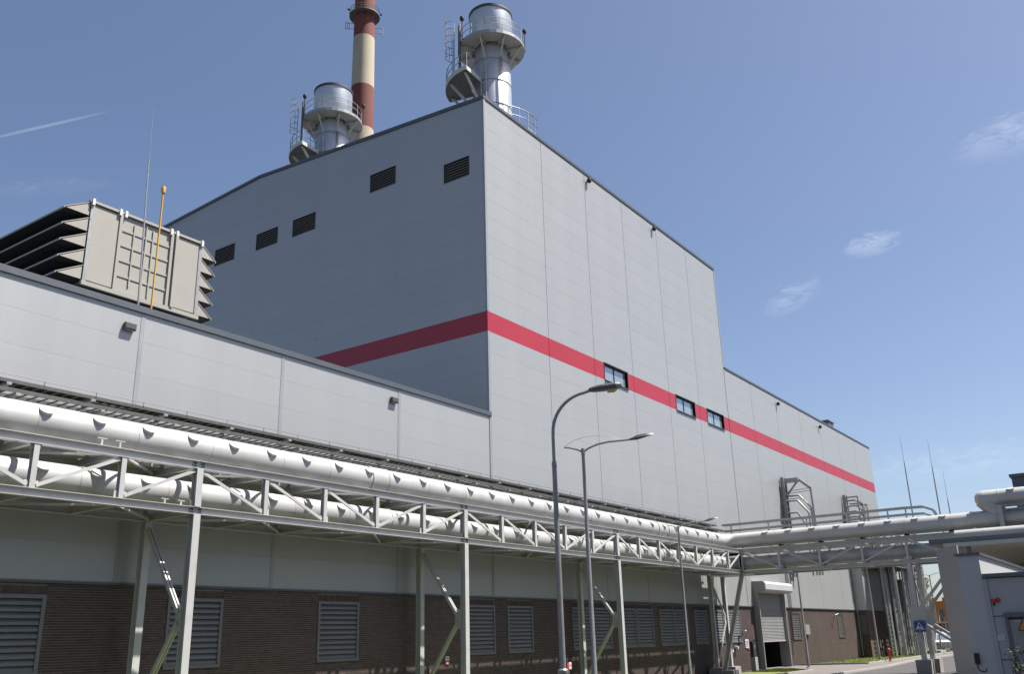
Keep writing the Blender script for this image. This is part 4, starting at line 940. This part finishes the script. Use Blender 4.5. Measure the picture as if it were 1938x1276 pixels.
def lamp_double(x,y,label,H=8.45,az=(.49,-.87),wire=False):
    t=thing('street_lamp',label,'street lamp',(x,y,0)); d=Vector((az[0],az[1],0)).normalized()
    b=MB(); b.lathe([(.19,0),(.19,.03),(.10,.04),(.098,1.2),(.085,1.24),(.052,H)],(x,y,0),14); b.build('pole','lamp_steel',t,smooth=True)
    b=MB(); b.lathe([(.2,0.02),(.2,.06),(.11,.09)],(x,y,0),8); b.build('base_flange','concrete',t)
    b=MB(); b.lathe([(.062,H-.1),(.066,H-.08),(.066,H+.12),(0,H+.13)],(x,y,0),10); b.build('joint_sleeve','lamp_steel',t,smooth=True)
    o=Vector((x,y,H)); Z=Vector((0,0,1))
    b=MB(); b.path([o,o+d*.2+Z*.13,o+d*.5+Z*.25,o+d*.85+Z*.31,o+d*1.3+Z*.335,o+d*1.62+Z*.36],.034,8); b.build('long_arm','lamp_steel',t,smooth=True)
    b=MB(); b.path([o,o-d*.2+Z*.1,o-d*.45+Z*.17,o-d*.62+Z*.19],.03,8); b.build('short_arm','lamp_steel',t,smooth=True)
    f=(d+Z*.16).normalized(); s=f.cross(Z).normalized(); u=s.cross(f); p0=o+d*1.6+Z*.36
    b=MB(); sec=[(-.05,.04,.03,-.03),(.08,.06,.05,-.04),(.2,.11,.085,-.05),(.5,.12,.09,-.02),(.68,.08,.06,.01),(.76,.03,.04,.02)]; vs=[]
    for q,w,ht,hb in sec:
        for a_,b2 in((-w,0),(-w*.5,hb),(w*.5,hb),(w,0),(w*.5,ht),(-w*.5,ht)): vs.append(p0+f*q+s*a_+u*b2)
    fs=[(k*6+i,k*6+(i+1)%6,(k+1)*6+(i+1)%6,(k+1)*6+i) for k in range(len(sec)-1) for i in range(6)]+[tuple(range(5,-1,-1)),tuple(range(30,36))]
    b.add(vs,fs); b.build('head','lamp_housing',t,smooth=True)
    if wire: b=MB(); b.path([o-d*.62+Z*.2,o-d*.3+Z*.40,o+d*.1+Z*.52,o+d*.55+Z*.53,o+d*.95+Z*.46,o+d*1.2+Z*.37],.007,5); b.build('bowed_rod','lamp_steel',t)
lamp_double(25.92,-11.16,'second street lamp with a short and a long arm and thin bowed rod',8.38,wire=True)
lamp_double(49.95,-3.27,'small street lamp with two arms in front of the bridge near its corner',8.5)
lamp_double(70.75,-3.15,'street lamp pole right of the roller door, head hidden behind the bridge',8.2)
lamp_double(86.3,-4.3,'thin street lamp pole on the lawn near the red hydrant',8.0)
lamp_double(117.8,-3.2,'farthest street lamp, seen against the sky behind the bridge braces',8.35)
# ================================================================ RIGHT: CANOPY BUILDING AND SHED
cp=thing('canopy_building','grey building end with dark fin wall and wide flat canopy at the right','building',(46,-18,0))
b=MB(); b.extr([(46,-17.72,-.05),(46,-18.62,-.05),(46,-18.62,6.08),(46,-17.72,5.9)],(.5,0,0)); b.build('fin_wall','dark_fin',cp)
b=MB(); b.box(46.6,66,-40,-17.6,6.12,6.2); b.build('soffit','soffit',cp)
b=MB(); b.box(46.45,66.2,-40.2,-17.4,6.2,6.42); b.build('canopy','flashing',cp)
b=MB(); b.box(46.4,46.6,-40,-18.0,6.02,6.2); b.build('fascia','trim_grey',cp)
b=MB(); b.box(64.5,64.9,-40,-17.7,0,6.1); b.build('rear_wall','far_wall',cp)
b=MB(); b.box(46.6,48,-18.9,-18.65,5.5,6.1); b.build('beam_end','dark_fin',cp)
sh=thing('door_shed','low grey panelled shed with grey door at the right edge','building',(24,-23,0))
b=MB(); b.box(24.0,33.5,-22.71,-22.25,-.05,4.1); b.build('side_block','shed_white',sh)
b=MB(); b.box(23.96,33.6,-22.76,-22.2,4.1,4.16); b.build('block_coping','flashing',sh)
b=MB(); b.box(24.08,33,-27,-22.72,-.05,3.58); b.build('wall_core','joint',sh)
DY0,DY1,DZ=-24.05,-23.1,2.80
for z0,z1 in((-.05,.86),(.88,1.79),(1.81,2.72),(2.74,3.56)):
    for ya,yb in((-23.08,-22.8),(-27,-24.07)) if z1<DZ else ((-27,-22.8),):
        b=MB(); b.box(24.0,24.07,ya,yb,z0,z1); b.build('wall_panel','shed_panel',sh)
b=MB(); b.box(23.97,24.06,-22.795,-22.715,-.05,3.56); b.build('corner_post','shed_panel',sh)
b=MB(); b.box(23.94,33,-27,-22.72,3.58,3.67); b.build('roof_edge','flashing',sh)
b=MB(); b.box(23.96,24.06,DY0,DY1,.1,DZ-.15); d_=b.build('door','door_grey',sh)
b=MB(); b.box(23.9,24.06,DY0-.08,DY1+.08,DZ-.1,DZ); b.box(23.93,24.06,DY1,DY1+.07,0,DZ-.1); b.box(23.93,24.06,DY0-.07,DY0,0,DZ-.1); b.build('door_frame','flashing',d_)
b=MB(); b.box(23.945,23.958,-23.33,-23.2,DZ-.2,DZ-.18); b.build('door_closer','sign_white',d_)
b=MB(); b.box(23.9,23.99,-22.6,-22.2,1.15,1.3); b.build('plinth_cap','shed_white',sh)
b=MB(); b.box(23.9,24.0,-22.36,-22.26,1.72,1.95); b.path([(23.93,-22.3,1.72),(23.93,-22.3,1.62),(23.93,-22.36,1.56),(23.93,-22.45,1.56),(23.93,-22.48,1.62)],.012,6); tag(b.build('socket_box','rubber_black'),'dark socket box with looped cable on the pale wall left of the shed door','socket box')
t=thing('fire_alarm','red round fire alarm sounder on the shed wall','alarm',(23.98,-22.87,3.07)); b=MB(); b.tube((24.0,-22.86,3.07),(23.9,-22.86,3.07),.045,n=14); b.build('sounder','sign_red',t); b=MB(); b.box(23.95,23.99,-22.88,-22.84,2.97,3.02); b.build('foot','rubber_black',t)
b=MB(); b.box(23.985,23.997,-23.0,-22.91,3.03,3.13); tag(b.build('fire_alarm_sign','sign_red'),'small square red sign right of the fire alarm on the shed','sign')
b=MB(); b.box(23.985,23.997,-22.95,-22.77,2.21,2.33); s_=b.build('notice','sign_white'); tag(s_,'small white paper notice left of the shed door','notice')
b=MB()
for k in range(3): b.box(23.982,23.9845,-22.93+.0,-22.79,2.235+k*.03,2.243+k*.03)
b.build('text_lines','door_grey',s_)
ws=thing('warning_sign','yellow triangular warning sign on the shed door, cut by the frame','sign',(23.9,-23.5,2.5))
def tri(s,x,zc): h=s*.866; return [(x,-23.5-s/2,zc-h/3),(x,-23.5+s/2,zc-h/3),(x,-23.5,zc+2*h/3)]
b=MB(); b.extr(tri(.52,23.93,2.56),(.02,0,0)); b.build('plate','sign_yellow',ws)
for (p,q) in zip(tri(.49,23.925,2.56),tri(.49,23.925,2.56)[1:]+tri(.49,23.925,2.56)[:1]): b=MB(); b.beam(p,q,.012,.012,up=(1,0,0)); b.build('border','sign_black',ws)
# ================================================================ SHRUB, TREE
def leafy(b,c,rad,n,sz,rg,flat=1):
    for k in range(n):
        while True:
            v=Vector((rg.uniform(-1,1),rg.uniform(-1,1),rg.uniform(-1,1)))
            if v.length<1: break
        p=Vector(c)+Vector((v.x*rad[0],v.y*rad[1],v.z*rad[2])); a=Vector((rg.gauss(0,1),rg.gauss(0,1),rg.gauss(0,1))).normalized(); e=a.orthogonal().normalized(); s=sz*rg.uniform(.6,1.3)
        b.add([p-a*s,p+e*s*.45,p+a*s,p-e*s*.45],[(0,1,2,3)])
sb=thing('shrub','dark twiggy shrub in front of the shed door','shrub',(22.6,-23.1,0)); rg=random.Random(11)
b=MB(); lf=MB()
for k in range(26):
    a=rg.uniform(0,6.28); q=rg.uniform(.1,.55); top=Vector((22.7+q*math.cos(a),-23.45+q*.9*math.sin(a),rg.uniform(1.35,2.15)-.3*q)); base=Vector((22.7+.08*math.cos(a),-23.4+.08*math.sin(a),0)); mid=(base+top)/2+Vector((rg.uniform(-.08,.08),rg.uniform(-.08,.08),0))
    b.path([base,mid,top],[.014,.01,.004],5)
    for j in range(9): leafy(lf,base.lerp(top,rg.uniform(.35,1.03))+Vector((rg.uniform(-.06,.06),rg.uniform(-.06,.06),0)),(.06,.06,.07),3,.05,rg)
b.build('stems','bark',sb); lf.build('foliage','leaf_dark',sb)
tr=thing('tree','small green tree in the distance behind the bridge braces','tree',(150,4.6,0)); rg=random.Random(21); tx,ty=150,4.7
b=MB(); b.path([(tx,ty,0),(tx+.1,ty,2.5),(tx,ty+.1,6)],[.22,.17,.08],8)
for k in range(7):
    a=k*.9; b.path([(tx,ty,2.2+k*.5),(tx+.9*math.cos(a),ty+.9*math.sin(a),3.4+k*.55),(tx+1.6*math.cos(a),ty+1.6*math.sin(a),4.2+k*.6)],[.09,.06,.02],6)
b.build('trunk','bark',tr,smooth=True); b=MB()
for k in range(34):
    a=rg.uniform(0,6.28); q=rg.uniform(.2,1.9); z=rg.uniform(3,9.6); q*=1-max(0,(z-6)/6); leafy(b,(tx+q*math.cos(a),ty+q*math.sin(a),z),(.75,.75,.6),110,.17,rg)
b.build('crown','leaf',tr)
# row of hedge far behind and far buildings
fb=thing('far_building','low brown-grey building far away behind the bridge columns','building',(165,-20,0))
b=MB(); b.box(160,190,-16,12,0,6.2); b.build('wall','far_wall',fb); b=MB(); b.box(159.7,190,-16.3,12.3,6.2,6.6); b.build('roof_edge','sign_white',fb)
for k in range(6): b=MB(); b.box(159.94,160.0,-14+k*4,-12+k*4,2.2,4.2); b.build('window','window_glass',fb)
bb_=thing('far_block','dark blue-grey building top above the raised pipe at the right edge','building',(130,-20,0))
b=MB(); b.box(130,160,-40,-12.3,0,20.3); b.build('wall','far_blue',bb_); b=MB(); b.box(129.8,160,-40,-12.1,20.3,20.7); b.build('roof_edge','flashing',bb_)
for k in range(2): b=MB(); b.box(129.96,130,-40,-12.3,18.95-k*1.4,19.0-k*1.4); b.build('panel_joint','joint',bb_)
og=thing('gantry','orange steel gantry far behind the bridge columns','gantry',(128,-2,0))
for y in(-2.5,-1.3): b=MB(); b.beam((128,y,0),(128,y,6.2),.5,.4); b.build('leg','orange_paint',og)
b=MB(); b.beam((128,-4.0,5.3),(128,-.9,5.3),.5,.9); b.build('beam','orange_paint',og)
b=MB(); b.box(127.5,130.5,-4.6,-1.0,3.15,3.3); b.build('walkway','sign_white',og)
# distant white van
van=thing('van','white delivery van parked far behind the bridge column','van',(118,-3.4,0)); vx,vy=118,-3.5
b=MB(); b.extr([(vx,vy-.95,.35),(vx+4.6,vy-.95,.35),(vx+4.6,vy-.95,2.1),(vx+1.5,vy-.95,2.15),(vx+.75,vy-.95,1.25),(vx,vy-.95,1.05)],(0,1.9,0)); b.build('body','car_paint',van)
b=MB(); b.extr([(vx+.83,vy-.85,1.33),(vx+1.47,vy-.85,2.05),(vx+1.45,vy-.85,2.07),(vx+.80,vy-.85,1.35)],(0,1.7,0)); b.build('windscreen','window_glass',van)
for dx in(.85,3.7):
    for dy in(-.98,.80): b=MB(); b.tube((vx+dx,vy+dy,.34),(vx+dx,vy+dy+.18,.34),.34,n=16); w_=b.build('wheel','tyre',van); b=MB(); b.tube((vx+dx,vy+dy-.005,.34),(vx+dx,vy+dy+.185,.34),.18,n=12); b.build('rim','galvanised',w_)
for dy in(-.75,.6): b=MB(); b.box(vx-.02,vx+.05,vy+dy,vy+dy+.2,.7,.9); b.build('headlight','window_glass',van)
# ================================================================ SMALL STREET THINGS
hy=thing('hydrant','red fire hydrant post on the far lawn','hydrant',(84.7,-5.55,0)); b=MB(); b.lathe([(.16,0),(.16,.06),(.09,.1),(.085,.75),(.12,.8),(.12,.95),(.07,1.03),(0,1.06)],(84.7,-5.55,0),14); b.build('body','sign_red',hy,smooth=True)
for s in(-1,1): b=MB(); b.tube((84.7,-5.55+s*.08,.82),(84.7,-5.55+s*.18,.82),.05,n=10); b.build('outlet','sign_red',hy)
cs=thing('crossing_sign','blue square pedestrian crossing sign on the bridge column','sign',(60.0,-13.5,2.66)); yc=-13.53; zc=2.66; S=.31
b=MB(); b.box(60.02,60.04,yc-S,yc+S,zc-S,zc+S); b.build('plate','sign_blue',cs)
b=MB(); h=.42; b.extr([(60.0,yc-.25,zc-.2),(60.0,yc+.25,zc-.2),(60.0,yc,zc+.24)],(.015,0,0)); b.build('white_triangle','sign_white',cs)
b=MB(); x=59.985
b.extr([(x,yc-.03,zc+.0),(x,yc+.03,zc+.0),(x,yc+.035,zc+.09),(x,yc-.035,zc+.09)],(.01,0,0)); b.tube((x,yc,zc+.125),(x+.01,yc,zc+.125),.03,n=10)
b.beam((x+.005,yc-.01,zc),(x+.005,yc-.09,zc-.14),.008,.028,up=(1,0,0)); b.beam((x+.005,yc+.01,zc),(x+.005,yc+.07,zc-.14),.008,.028,up=(1,0,0)); b.beam((x+.005,yc-.02,zc+.08),(x+.005,yc-.09,zc+.0),.008,.02,up=(1,0,0)); b.beam((x+.005,yc+.02,zc+.08),(x+.005,yc+.09,zc+.02),.008,.02,up=(1,0,0)); b.build('walking_figure','sign_black',cs)
b=MB()
for k in range(4): b.box(59.985,59.999,yc-.18+k*.1,yc-.12+k*.1,zc-.19,zc-.155)
b.build('zebra_marks','sign_black',cs)
b=MB(); b.box(60.04,60.16,yc-.04,yc+.04,zc-.15,zc+.15); b.build('clamp','galvanised',cs)
def text_obj(txt,size,loc,rot,mtl,name,parent):
    cu=bpy.data.curves.new(name,'FONT'); cu.body=txt; cu.size=size; cu.align_x='CENTER'; cu.align_y='CENTER'; cu.extrude=.002
    tmp=bpy.data.objects.new('tmp',cu); col.objects.link(tmp); bpy.context.view_layer.update(); dg=bpy.context.evaluated_depsgraph_get(); me=bpy.data.meshes.new_from_object(tmp.evaluated_get(dg)); bpy.data.objects.remove(tmp)
    me.materials.clear(); me.materials.append(MAT[mtl]); o=bpy.data.objects.new(name,me); col.objects.link(o); o.parent=parent; g=Vector(ORG[parent.name]); o.location=Vector(loc)-g; o.rotation_euler=rot; return o
# hydrant marker plate on a post, and two small wall plates
hp=thing('hydrant_sign','small red and white hydrant sign on a post by the nearest lamp pole','sign',(41.0,-.9,0))
b=MB(); b.tube((40.98,-.9,0),(40.98,-.9,1.42),.025,n=8); b.build('post','galvanised',hp)
b=MB(); b.box(40.78,40.96,-.94,-.925,1.1,1.42); b.build('red_plate','sign_red',hp); b=MB(); b.box(40.965,41.2,-.94,-.925,1.1,1.42); b.build('white_plate','sign_white',hp)
text_obj('H',.26,(41.08,-.943,1.26),(R_(90),0,0),'sign_red','letter',hp)
w1=thing('wall_plate_sign','small white and red safety plate on the shaded brick left of the second column','sign',(32.58,.05,1.77))
b=MB(); b.box(32.45,32.72,.03,.045,1.76,1.95); b.build('white_plate','sign_white',w1); b=MB(); b.box(32.45,32.72,.03,.045,1.60,1.755); b.build('red_plate','sign_red',w1)
b=MB(); b.box(32.52,32.65,.022,.029,1.64,1.71); b.build('pictogram','sign_white',w1)
for dx in(.06,.16): b=MB(); b.box(32.45+dx,32.47+dx,.022,.029,1.79,1.92); b.build('pictogram_bar','door_grey',w1)
w2=thing('wall_plate_sign','red-framed white plate at the bottom of the frame under the safety plate','sign',(31.9,-.4,1.3)); b=MB(); b.box(31.35,31.75,.03,.04,1.15,1.5); b.build('frame','sign_red',w2); b=MB(); b.box(31.39,31.71,.02,.029,1.19,1.46); b.build('panel','sign_white',w2)
et=thing('entry_terminal','dark intercom pillar on a grey plinth left of the roller door','intercom pillar',(66.2,-.8,0))
b=MB(); b.box(65.75,66.25,-1.05,-.7,0,.95); b.build('plinth','concrete',et); b=MB(); b.box(65.72,66.28,-1.0,-.75,.95,2.0); b.build('cabinet','rubber_black',et); b=MB(); b.box(66.3,66.36,-.95,-.85,0,2.1); b.build('pole','rubber_black',et)
b=MB(); b.box(65.9,66.1,-1.015,-1.003,1.55,1.75); b.build('screen','window_glass',et)
nb=thing('notice_board','pale notice with printed lines on the brick beside the roller door','notice',(67.2,0,2)); b=MB(); b.box(66.95,67.6,.02,.04,1.55,2.15); b.build('sheet','sign_white',nb)
for k in range(4): b=MB(); b.box(67.02,67.5,.012,.019,1.66+k*.11,1.70+k*.11); b.build('printed_line','sign_blue',nb)
b=MB(); b.box(67.3,67.75,.02,.04,1.42,1.53); b.build('red_label','sign_red',nb)
cl=thing('door_lamp','small lamp on a bracket on the brick left of the roller door','lamp',(66.0,-.3,2.8)); b=MB(); b.box(65.9,66.2,-.45,-.1,2.72,2.8); b.build('head','sign_white',cl); b=MB(); b.path([(66.0,.06,2.3),(66.0,-.15,2.4),(66.0,-.2,2.7)],.03,6); b.build('bracket','rubber_black',cl)
for x,z,lb in((64.9,1.55,'small white wall box right of the intercom pillar wires'),(63.9,1.35,'small white camera on the brick left of the intercom pillar')):
    b=MB(); b.extr([(x,.06,z),(x,-.18,z-.02),(x,-.2,z+.14),(x,.06,z+.18)],(.22,0,0)); tag(b.build('wall_box','sign_white'),lb,'wall box')
# lightning masts at the right
for i,(y,z,x,lb) in enumerate(((-4.07,23.6,110,'leftmost of three thin lightning masts at the right'),(-6.9,22.7,110,'middle of three thin lightning masts at the right'),(-7.9,18.9,110,'rightmost and shortest of three thin lightning masts'))):
    t=thing('lightning_mast',lb,'lightning mast',(x,y,0)); b=MB(); b.lathe([(.12,0),(.10,8),(.06,z-4.5),(.045,z-3)],(x,y,0),8); b.build('pole','lamp_steel',t,smooth=True); b=MB(); b.tube((x,y,z-3),(x,y,z),.025,.012,n=6); b.build('tip','lamp_steel',t)

# unseen tree belt added behind the viewpoint to block low sky
b=MB(); rg=random.Random(77); V=[];F=[]
for k in range(8000):
    x=rg.uniform(-120,190); y=-64+rg.uniform(-8,8); z=abs(rg.gauss(0,1))*9; z=min(z,18+2*math.sin(x*.13)+1.5*math.sin(x*.37))
    a=Vector((rg.gauss(0,1),rg.gauss(0,1),rg.gauss(0,1))).normalized(); e=a.orthogonal().normalized(); q=rg.uniform(.9,1.9); p=Vector((x,y,z+.3)); o=len(V)
    V.extend([tuple(p-a*q),tuple(p+e*q*.7),tuple(p+a*q),tuple(p-e*q*.7)]); F.append((o,o+1,o+2,o+3))
b.v=V; b.f=F; w=b.build('sky_block_trees','leaf_dark',kind='stuff'); tag(w,'unseen belt of trees added behind the viewpoint to block low sky','trees')
